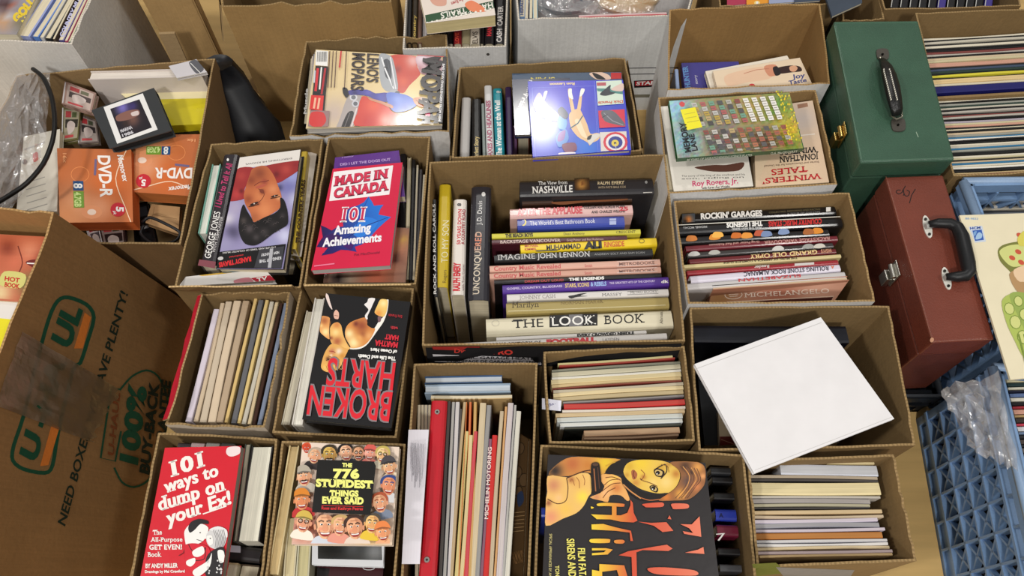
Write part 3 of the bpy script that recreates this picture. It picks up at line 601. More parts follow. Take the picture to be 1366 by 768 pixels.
def hcm(s):
    s.view(1130, 220, 2.742)
    s.text('88-9822', (432, 199), (480, 200), 7, (110, 150, 190), .02)
    s.poly([(444, 226), (494, 222), (508, 280), (468, 284)], (196, 206, 220)); s.text('HCM', (450, 236), (488, 233), 9, (40, 70, 150), .04); s.poly([(458, 240), (492, 236), (500, 274), (468, 278)], (50, 90, 170)); s.sm([(470, 272), (474, 254), (484, 246), (494, 254), (490, 268)], (160, 190, 220)); s.sm([(462, 246), (474, 242), (470, 256), (464, 260)], (120, 160, 206))
    s.view(0, 0, 1)
    G1, G2, R1 = (170, 186, 92), (204, 208, 130), (196, 84, 60)
    s.sm([(1331, 334), (1340, 326), (1366, 322), (1400, 330), (1396, 370), (1360, 372), (1345, 360), (1334, 348)], (120, 122, 60)); s.sm([(1333, 335), (1348, 327), (1375, 328), (1372, 350), (1352, 356), (1340, 348)], G2)
    for x, y in ((1350, 344), (1358, 336), (1362, 350), (1366, 318), (1360, 314)): s.ell(x, y, 4.5, 3, 30, R1)
    s.sm([(1357, 318), (1366, 308), (1376, 312), (1372, 326), (1360, 328)], (210, 200, 90)); s.sm([(1346, 366), (1366, 358), (1394, 368), (1392, 396), (1360, 392)], (176, 140, 96)); s.sm([(1352, 360), (1380, 352), (1384, 370), (1360, 376)], (226, 196, 160))
    s.sm([(1336, 402), (1350, 392), (1366, 402), (1372, 440), (1366, 476), (1352, 452), (1342, 430)], G1); s.sm([(1346, 396), (1362, 390), (1384, 404), (1392, 470), (1374, 484), (1366, 440)], (148, 168, 84))
    for x, y, r in ((1346, 412, 8), (1358, 402, 7), (1354, 430, 9), (1366, 420, 8), (1364, 450, 9)): s.ell(x, y, r*.8, r, -20, G2); s.line(blob(x, y, r*.8, r, -20, 10), 1, (120, 140, 60), True)
    for x in (1362, 1369, 1376): s.line([(x-4, 446), (x+6, 486)], 2.4, (120, 140, 60))
flat('record_sleeve', 'cream record sleeve with green leafy figures leaning across the crate', [(1280, 287), (1405, 283), (1477, 494), (1348, 506)], .345, .004, (226, 216, 186), hcm, s=(0, 0), hard=False, m='satin', cat='record')
# ============================================================ printed figures
SK, SKD, BK, WT, RD = (222, 160, 118), (176, 104, 72), (22, 20, 24), (236, 234, 230), (214, 30, 44)
def toon(s, x, y, r, rot=0, skin=(238, 196, 160), hair=(60, 40, 30), hat=None, body=None, tache=False, bald=False, glasses=False):
    """a comic head with hair or hat, eyes, nose and grin"""
    c, n = math.cos(math.radians(rot)), math.sin(math.radians(rot))
    f = lambda p: (x+r*(p[0]*c-p[1]*n), y+r*(p[0]*n+p[1]*c))
    S = lambda pts, col, it=2: s.sm([f(p) for p in pts], col, it)
    if body: S([(-1.2, 1.9), (-1.0, 1.05), (-.3, .75), (.4, .75), (1.1, 1.05), (1.3, 1.9)], body)
    if not bald and not hat: S([(-.95, .1), (-1.05, -.8), (-.3, -1.35), (.6, -1.3), (1.05, -.6), (.9, .2), (0, -.2)], hair)
    S([(-.78, -.5), (-.4, -1.0), (.35, -1.0), (.8, -.5), (.75, .3), (.42, .95), (0, 1.12), (-.42, .95), (-.75, .3)], skin)
    if bald: S([(-.8, .2), (-.95, -.4), (-.78, -.5), (-.68, .1)], hair); S([(.8, .2), (.95, -.4), (.78, -.5), (.68, .1)], hair)
    S([(.1, -.95), (.35, -1.0), (.8, -.5), (.75, .3), (.42, .95), (.1, 1.1), (.3, .5), (.4, 0)], mixc(skin, (150, 84, 56), .35)); s.ell(*f((-.42, .22)), r*.18, r*.14, rot, mixc(skin, (226, 110, 90), .35), 8)
    for e in (-1, 1):
        S([(e*.86, -.2), (e*1.02, -.1), (e*.95, .3), (e*.78, .2)], mixc(skin, (160, 70, 50), .25), 1)
        s.ell(*f((e*.33, -.18)), r*.14, r*.09, rot, WT, 8); s.ell(*f((e*.3, -.16)), r*.08, r*.08, rot, BK, 6); s.line([f((e*.12, -.42)), f((e*.35, -.52)), f((e*.58, -.4))], r*.13, hair)
    S([(-.1, -.2), (.1, -.2), (.28, .26), (0, .46), (-.28, .26)], mixc(skin, (190, 90, 60), .3), 1); s.line([f((-.5, .35)), f((-.6, .6))], r*.07, mixc(skin, (110, 50, 30), .5)); s.line([f((.5, .35)), f((.6, .6))], r*.07, mixc(skin, (110, 50, 30), .5)); s.line([f((-.35, -.75)), f((.35, -.75))], r*.06, mixc(skin, (110, 50, 30), .4))
    S([(-.5, .5), (0, .58), (.5, .5), (.3, .82), (0, .9), (-.3, .82)], (150, 40, 40), 1); S([(-.38, .54), (0, .6), (.38, .54), (.3, .68), (-.3, .68)], WT, 1)
    if tache: S([(-.5, .5), (-.2, .36), (0, .42), (.2, .36), (.5, .5), (.2, .54), (-.2, .54)], (50, 34, 26), 1)
    if glasses:
        for e in (-1, 1): s.line([f(p) for p in blob(e*.35, -.17, .26, .22, 0, 8)], r*.08, BK, True)
    if hat: S([(-.95, -.45), (-.8, -1.0), (-.3, -1.4), (.4, -1.4), (.85, -1.0), (.98, -.45), (.4, -.62), (-.4, -.62)], hat); S([(-1.15, -.42), (0, -.72), (1.15, -.42), (0, -.5)], mixc(hat, BK, .4), 1)
# ============================================================ central carton: standing books, spines up
Z = .245
strip('hardcover_book', 'thin black book with white spine lettering against the side of the central carton', (577, 266), (579, 396), (5, 0), Z, (40, 38, 40), text=[('ROCK AND ROLL CAROLS', (582, 392), (580.5, 272), (-3.6, 0), WT, .02)])
strip('hardcover_book', 'yellow book lettered to my son, standing in the central carton', (586, 246), (581, 383), (15, 0), Z, (214, 186, 40), style='spine', m='gloss', text=[('TO MY SON', (597, 350), (599, 294), (-9, 0), (246, 240, 200), .0), ('Rogers', (595, 377), (595.5, 360), (-5, 0), (120, 96, 20), 0)])
strip('hardcover_book', 'white book with red spine lettering about a country road in the central carton', (605, 266), (601, 393), (17.5, 0), Z, (222, 214, 206), m='gloss', text=[('RALPH EMERY', (613, 388), (614, 350), (-9, 0), (196, 40, 50), .06), ('50 YEARS DOWN', (614, 326), (616, 279), (-5, 0), (196, 40, 50), .03), ('A COUNTRY ROAD', (619.5, 326), (621, 279), (-4.5, 0), (150, 40, 50), .03), ('with Tom Carter', (619, 388), (619.6, 352), (-3, 0), (120, 90, 90), 0), ('8', (615, 275), (615, 271), (-5, 0), (40, 40, 40), .04)])
strip('hardcover_book', 'tall dark grey book lettered in gold, standing beside the stack of spines', (629, 249), (624, 400), (26, 0), Z, (48, 46, 54), m='gloss', text=[('UNCONQUERED', (639, 393), (642.5, 309), (-9, 0), lambda p: mixc((210, 196, 176), (214, 120, 90), max(0, 1-abs(p[1]-322)/16)), .01, True), ('J.D. Davis', (642, 300), (643.5, 268), (-6.5, 0), (226, 224, 222), 0, True)], art=lambda s: s.ell(645, 259, 2.6, 3, 0, (210, 208, 206)))
def spine(label, a, b, th, col, text=(), art=None, lean=(0, 0), m='gloss', z=None, pg=PG, style='spine'):
    return strip('hardcover_book', label, a, b, (0, th), z or Z, col, lean=lean, style=style, art=art, text=text, m=m, pg=pg)
def nash(s):
    s.soft([(766, 239), (786, 238), (787, 253), (767, 254)], 8, 6, splats((60, 40, 26), [(776, 246, 6, (220, 160, 80)), (777, 245, 2.5, (90, 50, 30))]))
    s.poly([(858, 256.5), (870, 256), (870, 257), (858, 257.5)], (210, 206, 200)); s.ell(862, 243, 1.8, 2, 0, (150, 150, 150))
spine('charcoal hardcover with white title and a small gold picture on its spine', (693, 241), (870, 236.5), 20, (50, 48, 52), [('The View from', (718, 246.5), (757, 245.3), 5, WT, 0, True), ('NASHVILLE', (710, 258), (764, 256), 9.5, WT, .02, True), ('RALPH EMERY', (797, 246.5), (833, 245.5), 4.6, (220, 200, 160), .01, True), ('WITH PATSI BALE COX', (798, 251.5), (835, 250.6), 3, (190, 170, 140), 0)], nash, (0, 0))
spine('dark brown and orange jacket front of the charcoal hardcover, lying just under its spine', (696, 262.5), (842, 257), 10, (70, 46, 34), (), lambda s: (s.sm([(735, 270), (760, 264), (800, 262), (830, 262), (835, 267), (780, 270), (750, 273)], (130, 80, 50), 1), s.line([(738, 268.5), (838, 264)], 1.6, (24, 20, 20)), s.poly([(848, 255.6), (856, 255.2), (856, 262), (848, 262.4)], (206, 200, 190))), z=.225)
spine('pink spine with red capitals below the charcoal hardcover', (680, 277.5), (843, 271.5), 13, (216, 176, 172), [('AFTER THE APPLAUSE', (690, 287.5), (777, 284), 9, (196, 50, 64), .05), ('COLLEEN AND GORDIE HOWE', (779, 278.7), (834, 276.8), 3.8, (50, 30, 36), .03), ('AND CHARLES WILKINS', (789, 284.5), (834, 283), 3.6, (50, 30, 36), .03)], lambda s: s.text('25', (826, 281), (838, 280.5), 5, (190, 40, 60), .04), (0, 0))
spine('royal blue spine with a small yellow moon below the pink spine', (690, 291), (832, 286.5), 14, (52, 68, 160), [('The World\'s Best Bathroom Book', (707, 300.5), (794, 297), 6, (226, 226, 236), 0)], lambda s: (s.ell(699, 297, 3, 4.4, 20, (216, 196, 60)), s.ell(697.6, 296.4, 2.6, 3.6, 20, (52, 68, 160)), s.poly([(813, 291.5), (822, 291.2), (822, 299.5), (813, 299.8)], (170, 180, 220)), s.line([(813, 294.5), (822, 294)], .7, (60, 70, 150))), (0, 0))
spine('thin yellow spine under the royal blue one', (656, 311), (854, 304.8), 6.4, (206, 198, 70), [('THE BEACH BOYS', (674, 316.5), (711, 315.2), 4.6, (70, 60, 30), .06), ('Dean Anthony', (752, 313.5), (780, 312.6), 3.4, (70, 60, 30), 0), ('CRESCENT', (822, 311.3), (848, 310.4), 3.4, (70, 60, 30), 0, True)], m='satin')
spine('thin maroon spine just above the bright yellow boxing spine', (656, 319), (836, 313.5), 6.5, (84, 34, 44), [('BACKSTAGE VANCOUVER', (667, 324.6), (748, 322), 4.2, (216, 190, 180), .01, True), ('Greg Potter and Red Robinson', (756, 321.6), (805, 320), 3, (200, 170, 160), 0)])
spine('bright yellow spine with black boxing title', (694, 325), (875, 315.5), 11.5, (232, 200, 36), [('MUHAMMAD', (729, 333.5), (775, 331), 6.8, (20, 18, 20), .03), ('ALI', (779, 331.6), (803, 330.2), 8.6, (20, 18, 20), .09), ('RINGSIDE', (806, 329.4), (833, 328), 7, (200, 90, 40), .03), ('MICHAEL', (700, 329.6), (718, 328.7), 3, (190, 60, 40), .03), ('KIMMEL', (700, 334), (716, 333.2), 3, (190, 60, 40), .03)], lambda s: (s.line(blob(856, 321.5, 3.6, 2.6, 0, 10), .8, (110, 100, 40), True), s.poly([(714, 334), (745, 332.6), (743, 334.2), (716, 335.6)], (30, 26, 20))))
spine('black spine with large pale serif capitals under the boxing book', (659, 338.5), (870, 330.5), 10.5, (28, 28, 32), [('IMAGINE', (664, 346.8), (714, 344.8), 7.4, (190, 188, 186), .0, True), ('JOHN LENNON', (717, 344.7), (787, 341.8), 7.4, (214, 212, 210), .0, True), ('ANDREW SOLT AND SAM EGAN', (793, 340.5), (860, 338), 2.8, (150, 150, 150), 0)])
spine('upper of two matching pink music spines', (653, 353.5), (880, 344.5), 8.6, (214, 168, 150), [('Country Music Revealed', (659, 361), (748, 357.3), 6, (196, 84, 84), .02), ('Smith', (780, 356.2), (790, 355.8), 4, (196, 84, 84), 0), ('METROBOOKS', (826, 354), (873, 352), 4, (110, 80, 76), .02)], lambda s: s.line([(823, 349), (877, 346.8), (877, 352.8), (823, 355)], .7, (226, 206, 200), True), m='satin')
spine('lower of two matching pink music spines', (653, 363.6), (881, 354.6), 8, (206, 158, 140), [('Country Music Revealed', (659, 370.6), (748, 367), 6, (190, 74, 76), .02), ('Smith', (780, 366), (790, 365.6), 4, (190, 74, 76), 0), ('METROBOOKS', (826, 364), (873, 362), 4, (110, 80, 76), .02)], lambda s: s.line([(823, 359), (877, 356.8), (877, 361.8), (823, 364)], .7, (226, 206, 200), True), m='satin')
spine('dark spine half hidden above the purple one', (659, 373), (882, 364), 5.6, (34, 28, 32), [('DREAM OUT LOUD', (700, 376.8), (752, 374.6), 3, (180, 50, 50), .03), ('THE LEGENDS', (759, 374.4), (806, 372.3), 3.8, WT, .05)])
spine('vivid purple spine with white and yellow lettering', (670, 379), (891, 367.8), 12, (78, 44, 140), [('GOSPEL, COUNTRY, BLUEGRASS', (676, 386.5), (750, 382.6), 2.8, (206, 190, 226), .02), ('STARS, ICONS', (754, 383.4), (786, 381.8), 5.4, (220, 190, 120), .03), ('& REBELS', (788, 381.6), (809, 380.6), 5.4, (150, 180, 230), .04), ('THE GREATEST HITS OF THE CENTURY', (813, 379), (874, 376), 2.8, (206, 190, 226), .02), ('dk', (882, 377.5), (892, 377), 4, WT, .03)])
spine('white spine with grey lettering and a black bird mark', (676, 391.6), (891, 384.2), 9, (214, 210, 206), [('JOHNNY CASH', (693, 399), (741, 397), 5, (140, 130, 130), 0, True), ('MASSEY', (803, 395), (830, 394), 4, (120, 116, 116), 0, True), ('METRO BOOKS', (841, 391.6), (876, 390.2), 3.4, (120, 116, 116), 0)], lambda s: (s.sm([(758, 395), (766, 393.4), (774, 391.5), (783, 391), (774, 394), (784, 394.8), (770, 396), (762, 398)], (30, 28, 30), 1), s.line([(837, 388.6), (878, 387), (878, 391.4), (837, 393)], .6, (120, 116, 116), True)))
spine('gold spine with dark italic lettering above the wide cream spine', (675, 403), (891, 394.6), 15, (164, 146, 88), [('Marilyn', (683, 410.5), (719, 409), 7.4, (70, 56, 30), .0, True), ('NORMAN MAILER', (748, 406), (805, 403.8), 3.6, (120, 100, 60), 0, True)], lambda s: s.line([(678, 415), (888, 406.8)], 1, (206, 194, 150)))
def look(s):
    s.poly([(733, 420.5), (797, 418), (797, 434), (733, 436.5)], (24, 22, 26)); s.poly([(759, 419.6), (777, 419), (777, 434.8), (759, 435.6)], (110, 108, 110)); s.text('LOOK', (735, 434.5), (795, 432), 12.5, (232, 230, 224), .01, True)
    s.line(blob(661, 431, 5, 4, 0, 10), .6, (190, 184, 168), True)
    s.text('Abrams', (884, 432), (883.5, 414), (-4, 0), (90, 84, 70), 0, True); s.text('ok', (768, 433.6), (777, 433.2), 0.1, (24, 22, 26), 0)
spine('wide cream spine with big black serif capitals, thickest in the central carton', (648, 424), (895, 412.6), 24, (218, 210, 184), [('THE', (683, 437.5), (725, 435.8), 12, (26, 24, 24), .0, True), ('BOOK', (806, 432.4), (860, 430), 12.5, (26, 24, 24), .0, True)], look)
spine('thin white spine with heavy black lettering below the wide cream one', (662, 449.5), (862, 440), 4.4, (216, 212, 208), [('EVERY CROWDED NEEDLE', (770, 449), (846, 445.6), 3.8, (24, 22, 24), .06)])
spine('white football history spine nearest the front rim of the central carton', (618, 456.5), (889, 443.5), 8, (214, 210, 206), [('THE PICTORIAL HISTORY OF', (622, 463), (722, 458.6), 4.4, (44, 40, 42), .02, True), ('FOOTBALL', (729, 459), (796, 455.6), 6.2, (196, 50, 60), .08), ('LAYDEN', (804, 455), (826, 454), 4, (120, 116, 116), 0)], z=.272)
# ============================================================ music books carton
Z = .266
spine('black book with white garage title and a small orange photo on its spine', (909, 284.5), (1113, 274), 12, (26, 26, 30), [("ROCKIN' GARAGES", (935, 292), (1017, 287.6), 7.6, WT, .05), ('COLLECTING, RESTORING AND RACING', (1026, 284.5), (1094, 280), 2.4, (120, 110, 80), 0), ('A TOUR OF GARAGES', (1050, 286.5), (1094, 284), 2.4, (150, 150, 150), 0)], lambda s: (s.soft([(910, 285.5), (927, 284.6), (927, 296), (910, 297)], 8, 5, splats((60, 70, 80), [(918, 293, 5, (220, 130, 60)), (914, 295, 3, (40, 30, 26))])), s.poly([(1102, 276.5), (1108, 276.2), (1108, 282), (1102, 282.4)], WT)), (0, 0))
spine('black book with upside-down red stars title under the garage book', (900, 300), (1121, 288.6), 13, (30, 28, 32), [('COUNTRY MUSIC STARS', (1096, 291.5), (1025, 295.4), (.3, 7), (206, 50, 50), .04), ('THE LEGENDS', (1017, 294.6), (969, 297.2), (.3, 6.6), WT, .05), ('AND THE NEW BREED', (1016, 302.4), (976, 304.4), (.2, 2.6), (200, 200, 200), .03), ('MICHAEL MCCALL', (943, 301), (911, 302.8), (.2, 2.8), (190, 190, 190), .02)], lambda s: s.line([(900, 300.4), (1121, 289)], 1.1, (220, 216, 206)), (0, 0))
def orangeband(s):
    for x, y, c in ((953, 316, (220, 140, 50)), (957, 313, (240, 180, 80)), (982, 314, (206, 110, 40)), (996, 314, (230, 150, 60)), (1013, 311, (190, 90, 60)), (1022, 312, (120, 140, 180)), (1045, 309, (130, 150, 190)), (1090, 308, (220, 140, 50)), (1078, 309, (170, 100, 50)), (922, 318, (200, 120, 50))): s.sm([(x-7, y+3), (x-5, y-3), (x, y-4), (x+6, y-3), (x+8, y+2), (x, y+4)], c, 1)
spine('black spine with a band of orange pictures', (901, 316), (1104, 304.5), 10, (34, 30, 32), (), orangeband, (0, 0))
spine('maroon spine lettered upside down in pale capitals', (914, 327.4), (1116, 313.6), 7.4, (110, 34, 44), [('BACKSTAGE VANCOUVER', (1107, 315.4), (1019, 321.4), (.3, 4.6), (206, 160, 150), .01, True), ('Greg Potter and Red Robinson', (1013, 321), (946, 325.6), (.2, 3), (206, 160, 150), .01)])
spine('black and white photo spine below the upside-down maroon one', (916, 336.4), (1110, 323), 7, (58, 54, 54), (), lambda s: [s.sm([(x, y+2.6), (x+4, y-2), (x+12, y-2.6), (x+16, y+1.4), (x+8, y+3.6)], c, 1) for x, y, c in ((918, 338, (196, 194, 190)), (945, 336, (180, 178, 172)), (1030, 330.6, (206, 204, 200)), (1070, 328, (160, 160, 156)), (1085, 327.6, (206, 200, 190)))])
spine('dark red spine with large cream upside-down title', (919, 345), (1114, 331), 6.6, (104, 30, 36), [("GRAND OLE OPRY", (1090, 333), (999, 339.8), (.3, 6), (226, 196, 140), .03, True), ("WSM'S", (1110, 331.6), (1095, 332.8), (.2, 5), (206, 150, 120), .03, True)])
spine('thin cream spine under the dark red one', (907, 353), (1121, 338.6), 4.6, (206, 190, 140), [('THE MUSIC OF AMERICA A COMPLETE GUIDE', (1064, 343), (965, 349.6), (.1, 2.2), (60, 44, 34), .03)], m='satin')
spine('red and grey spine above the white almanac', (916, 360.4), (1117, 346), 6, (150, 34, 44), [('Reader', (1026, 353), (1006, 354.6), (.2, 4), (210, 206, 200), .02)], lambda s: s.poly([(1060, 351.4), (1086, 349.6), (1086, 352.6), (1060, 354.6)], (206, 204, 200)))
spine('white almanac spine lettered upside down in black', (920, 367.4), (1119, 351.6), 9.6, (214, 208, 222), [('ROLLING STONE ROCK ALMANAC', (1105, 354.6), (992, 363), (.4, 6), (54, 50, 66), .02)], lambda s: s.text('A', (1113, 354), (1108, 354.4), (.2, 4), (214, 120, 90), .04))
spine('grey white spine with faint red upside-down lettering', (915, 377.6), (1126, 361.6), 9, (196, 192, 192), [('ELIZABETHAN', (1068, 365.6), (985, 372), (.3, 4), (196, 60, 66), .02)])
spine('cream page edges just behind the brown art cover', (950, 380.5), (1130, 368), 6, (176, 120, 96), (), None, style='edge', pg=(214, 190, 160))
def mich(s):
    s.soft([(952, 383), (1133, 373), (1110, 405), (945, 407)], 20, 5, splats((176, 126, 104), [(1080, 385, 40, (196, 150, 128)), (960, 400, 24, (150, 110, 70)), (1040, 398, 30, (160, 100, 80))]))
    s.line(blob(978.5, 393, 11.5, 5.6, -3, 18), 1, (216, 196, 180), True); s.line([(972, 393), (985, 392)], .8, (216, 196, 180)); s.line([(973, 395.4), (984, 394.6)], .8, (216, 196, 180))
    s.text('MICHELANGELO', (993, 396.6), (1106, 390.4), 6.4, (226, 206, 190), .0, True)
    s.line([(966, 408), (970, 402.6), (1112, 395), (1108, 404)], 1, (214, 190, 170)); s.poly([(967, 408), (971, 403.4), (1111, 396), (1106, 406)], (70, 26, 24))
flat('hardcover_book', 'brown art book leaning back with pale serif capitals across its cover', [(952, 383), (1133, 373), (1112, 403), (945, 406.5)], .245, .02, (170, 120, 98), mich, s=(0, .9), spine=3)
# ============================================================ white-sided carton: lane book, romance and winter tales
def lane(s):
    s.view(850, 0, 2.954)
    def fn(p):
        c = splats((150, 140, 96), [(150, 430, 70, (150, 200, 226)), (190, 560, 75, (150, 196, 220)), (340, 470, 70, (130, 120, 110)), (330, 570, 60, (120, 116, 120)), (450, 420, 60, (176, 160, 90)), (560, 420, 60, (120, 150, 60)), (600, 520, 60, (206, 180, 50)), (610, 580, 40, (120, 140, 50)), (500, 560, 50, (120, 100, 80))])(p)
        return tuple(max(0, v+rnd.gauss(0, 9)) for v in c)
    s.soft([(126, 398), (600, 364), (657, 598), (161, 635)], 44, 30, fn)
    dull = lambda c: mixc(c, (120, 118, 112), .35)
    pal = [(226, 224, 220), (60, 56, 60), (210, 206, 196), (206, 90, 90), (226, 190, 120), (150, 60, 50), (110, 180, 150), (220, 180, 60), (236, 232, 226), (70, 70, 76)]
    for r, (y0, n0, n1, ln) in enumerate(((398, 0, 10, 95), (500, 0, 10, 100))):
        for i in range(n1):
            x = 212+r*44+i*33.5; y = y0+8-i*(2.2 if r == 0 else 1.6)+(14 if r else 0)
            sl = .40
            for k in range(5):
                yy = y+k*ln/5; xx = x+sl*(k*ln/5); c = (232, 228, 222) if (i > 5 and r == 0) else dull(pal[(i*3+k*7+r*5) % 10])
                if r and i > 3: c = [(190, 90, 60), (206, 110, 70), (80, 76, 80), (200, 196, 186), (170, 70, 50)][(i+k*2) % 5]; c = dull(c)
                s.poly([(xx, yy), (xx+20, yy-2), (xx+20+sl*16, yy+14), (xx+sl*16, yy+16)], c); s.line([(xx+6, yy+8), (xx+19, yy+7)], 3, mixc(c, (90, 90, 90), .6))
    for i in range(60): yy = rnd.uniform(378, 575); s.ell(rnd.uniform(535, 590)+(yy-364)*.25, yy, 3, 4, 0, rnd.choice([(226, 200, 40), (240, 214, 60), (150, 160, 50)]), 6)
    s.poly([(164, 452), (222, 442), (250, 520), (190, 532)], (236, 226, 40)); s.line([(180, 470), (222, 462)], 2.4, (190, 180, 60)); s.line([(184, 486), (228, 478)], 2.4, (190, 180, 60)); s.line([(190, 502), (236, 494)], 2.4, (190, 180, 60))
    s.sm([(160, 428), (170, 420), (182, 428), (178, 440), (166, 440)], (206, 80, 80), 1)
    s.text('MEMORY', (206, 618), (184, 500), (-24, 4), (28, 32, 40), .04); s.text('LANE', (232, 612), (217, 546), (-22, 4), (28, 32, 40), .04)
    
t = flat('hardcover_book', 'green book with rows of licence plates and a yellow sticker on its cover', [(892, 134), (1053, 123), (1072.5, 197.5), (903.5, 211)], .345, .012, (32, 84, 46), lane, s=(.02, .06), spine=2)
k_ = MB(); sv = Sheet(k_, LASTW[2]-V((0, .0006, 0)), (LASTW[3]-LASTW[2]).cross(V((0, 0, 1))), 'gloss'); sv.text('50 YEARS OF SASKATCHEWAN LICENCE PLATES', (916, 214.8), (1003, 208), (.4, -3), (196, 206, 190), .02, True); sv.text('O.A. MacGILLIVRAY', (1028, 206), (1064, 203), (.4, -3), (196, 206, 190), .02, True); k_.build('spine_lettering', t)
def royr(s):
    s.view(850, 0, 2.954)
    s.text('The story of the king of the cowboys and his', (175, 697), (425, 690), 8, (70, 66, 66), 0); s.text('son, riding on', (175, 707), (420, 700), 7, (70, 66, 66), 0)
    s.text('Roy Rogers, Jr.', (218, 734), (398, 722), 22, (206, 60, 110), .02); s.text('with Karen Ann Wojahn', (255, 745), (365, 738), 9, (60, 56, 60), .02)
    s.sm([(225, 660), (300, 650), (350, 650), (420, 640), (400, 672), (300, 676)], (96, 62, 52), 1)
flat('hardcover_book', 'white book with pink script author name under the green book', [(881, 142), (985, 136), (1005, 248), (899, 255.5)], .295, .03, (226, 220, 210), royr, spine=3)
def wint(s):
    s.view(850, 0, 2.954)
    s.soft([(612, 402), (690, 398), (757, 716), (466, 738)], 8, 10, splats((214, 186, 158), [(650, 470, 60, (190, 176, 168)), (600, 700, 80, (222, 196, 160))]))
    s.line([(632, 420), (672, 412)], 16, (150, 110, 86)); s.line([(640, 534), (700, 528)], 4, (226, 214, 200))
    s.text("WINTERS'", (727, 683), (490, 704), (2, 22), (186, 40, 44), .02, True); s.text('TALES', (672, 654), (527, 668), (2, 24), (186, 40, 44), .02, True)
    s.text('JONATHAN', (714, 604), (560, 618), (1, 24), (26, 24, 26), .02, True); s.text('WINTERS', (708, 578), (560, 592), (1, 22), (26, 24, 26), .02, True); s.text('Stories and Observations for the Unusual', (716, 634), (500, 652), (1, 8), (90, 60, 50), 0)
flat('hardcover_book', 'tan book with upside-down red winter title beside the green book', [(1005, 145), (1084, 134), (1106, 243), (1008, 250)], .297, .028, (214, 190, 160), wint, spine=3)
strip('hardcover_book', 'yellow edged book squeezed at the side of the white-sided carton', (884, 205), (892, 256), (6, 0), .285, (216, 206, 60), style='edge')
# deep white-sided carton
def hunter(s): s.text('HUNTER', (921, 116), (917, 88), (-7, 1), (96, 150, 206), .03); s.text('story', (931, 112), (929, 100), (-4, 0), (200, 196, 206), 0)
flat('hardcover_book', 'deep blue book flat on the bottom of the deep carton', [(909, 84), (985, 82), (994, 122), (914, 124)], .245, .02, (60, 54, 130), hunter)
flat('cookbook', 'white cookbook under the dancer cover in the deep carton', [(941, 95), (1050, 74), (1068, 104), (950, 126)], .262, .012, (226, 216, 200), None, spine=0, hard=False)
def dancer(s):
    s.view(850, 0, 2.954)
    s.sm([(345, 300), (420, 275), (500, 262), (540, 275), (520, 310), (430, 325), (360, 340)], (226, 190, 160)); s.sm([(500, 262), (545, 255), (560, 290), (520, 300)], (206, 140, 110)); s.sm([(545, 270), (600, 258), (640, 262), (648, 280), (610, 285), (560, 290)], (60, 30, 28)); s.sm([(600, 264), (620, 258), (632, 268), (622, 282), (604, 280)], (214, 160, 126))
    s.sm([(534, 268), (552, 262), (566, 290), (545, 298)], (40, 30, 36)); s.ell(452, 338, 12, 8, 0, (206, 50, 60)); s.line([(420, 290), (470, 275), (520, 270)], 2, (190, 120, 96))
    s.text('Joy', (612, 312), (662, 304), 18, (60, 70, 130), .02); s.text('Taste', (598, 334), (668, 322), 16, (60, 70, 130), .02)
flat('cookbook', 'cream cookbook with a dark-haired woman dancing across its cover', [(951, 95), (1067, 77), (1084, 113), (958, 122)], .275, .010, (226, 204, 176), dancer, hard=False)
strip('paperback_book', 'blue checked paperback edge beside the deep blue book', (900, 92), (902, 122), (5, 0), .25, (150, 170, 206))
# ============================================================ blue dog book carton
Z = .235
for a, b, w_, c, lab, tx in (((616, 130), (613, 214), 12, (190, 186, 184), 'grey white book at the side of the dog book carton', ()), ((630, 132), (630, 214), 11, (40, 38, 40), 'black book with gold script spine in the dog book carton', [('Perfect Story', (638, 212), (638, 182), (-6, 0), (200, 176, 110), .02)]),
        ((642, 138), (644, 214), 4, (120, 130, 126), 'thin grey green book in the dog book carton', ()), ((646, 114), (649, 214), 10, (206, 206, 206), 'white book with purple red spine lettering in the dog book carton', [('TAXES AND HEADLINES', (657, 212), (654, 134), (-6, 0), (150, 50, 90), .04)]),
        ((657.5, 118), (661, 214), 12, (30, 134, 148), 'teal book with white script on its spine', [('The Woman at the Well', (669.5, 209), (667, 134), (-7.5, 0), WT, .02), ('VERA', (662, 124), (668, 124), 3, WT, .02)])):
    strip('hardcover_book', lab, a, b, (w_, 0), Z+.018, c, text=tx, m='gloss')
strip('hardcover_book', 'dark purple book between the teal spine and the glossy covers', (674, 116), (676, 214), (8, 0), .245, (60, 40, 84))
strip('hardcover_book', 'lilac book low behind the teal spine', (683, 168), (684, 214), (6, 0), .20, (170, 120, 170))
strip('hardcover_book', 'red brown book below the blue dog cover', (690, 180), (690, 214), (16, 0), .18, (120, 56, 40), style='edge')
def undertop(s): s.text('SPAIN', (740, 103), (708, 103.5), (0, 6), (214, 196, 90), .02); s.sm([(786, 98), (800, 96), (812, 100), (814, 106), (796, 106)], (220, 190, 170), 1); s.poly([(815, 97), (829, 97), (829, 105), (815, 105.5)], (186, 40, 44)); s.sm([(790, 97), (800, 100), (808, 106), (796, 105)], (30, 28, 30), 1)
flat('hardcover_book', 'slate blue book peeking out at the top behind the blue dog book', [(683, 98), (829, 96), (834, 140), (687, 142)], .284, .02, (70, 88, 112), undertop, spine=0)
def trash(s):
    s.text('Trish', (700, 122), (690, 146), (6, 2), WT, .02); s.text('family', (706, 106), (700, 130), (5, 1), (210, 210, 214), .0)
    s.soft([(690, 148), (712, 148), (712, 177), (690, 177)], 5, 6, splats((120, 124, 140), [(698, 164, 14, (214, 214, 224))]))
flat('hardcover_book', 'dark blue cover with white script under the blue dog book', [(683, 106), (760, 104), (766, 178), (687, 180)], .298, .012, (44, 50, 80), trash, s=glare(700, 168, .282), spine=3)
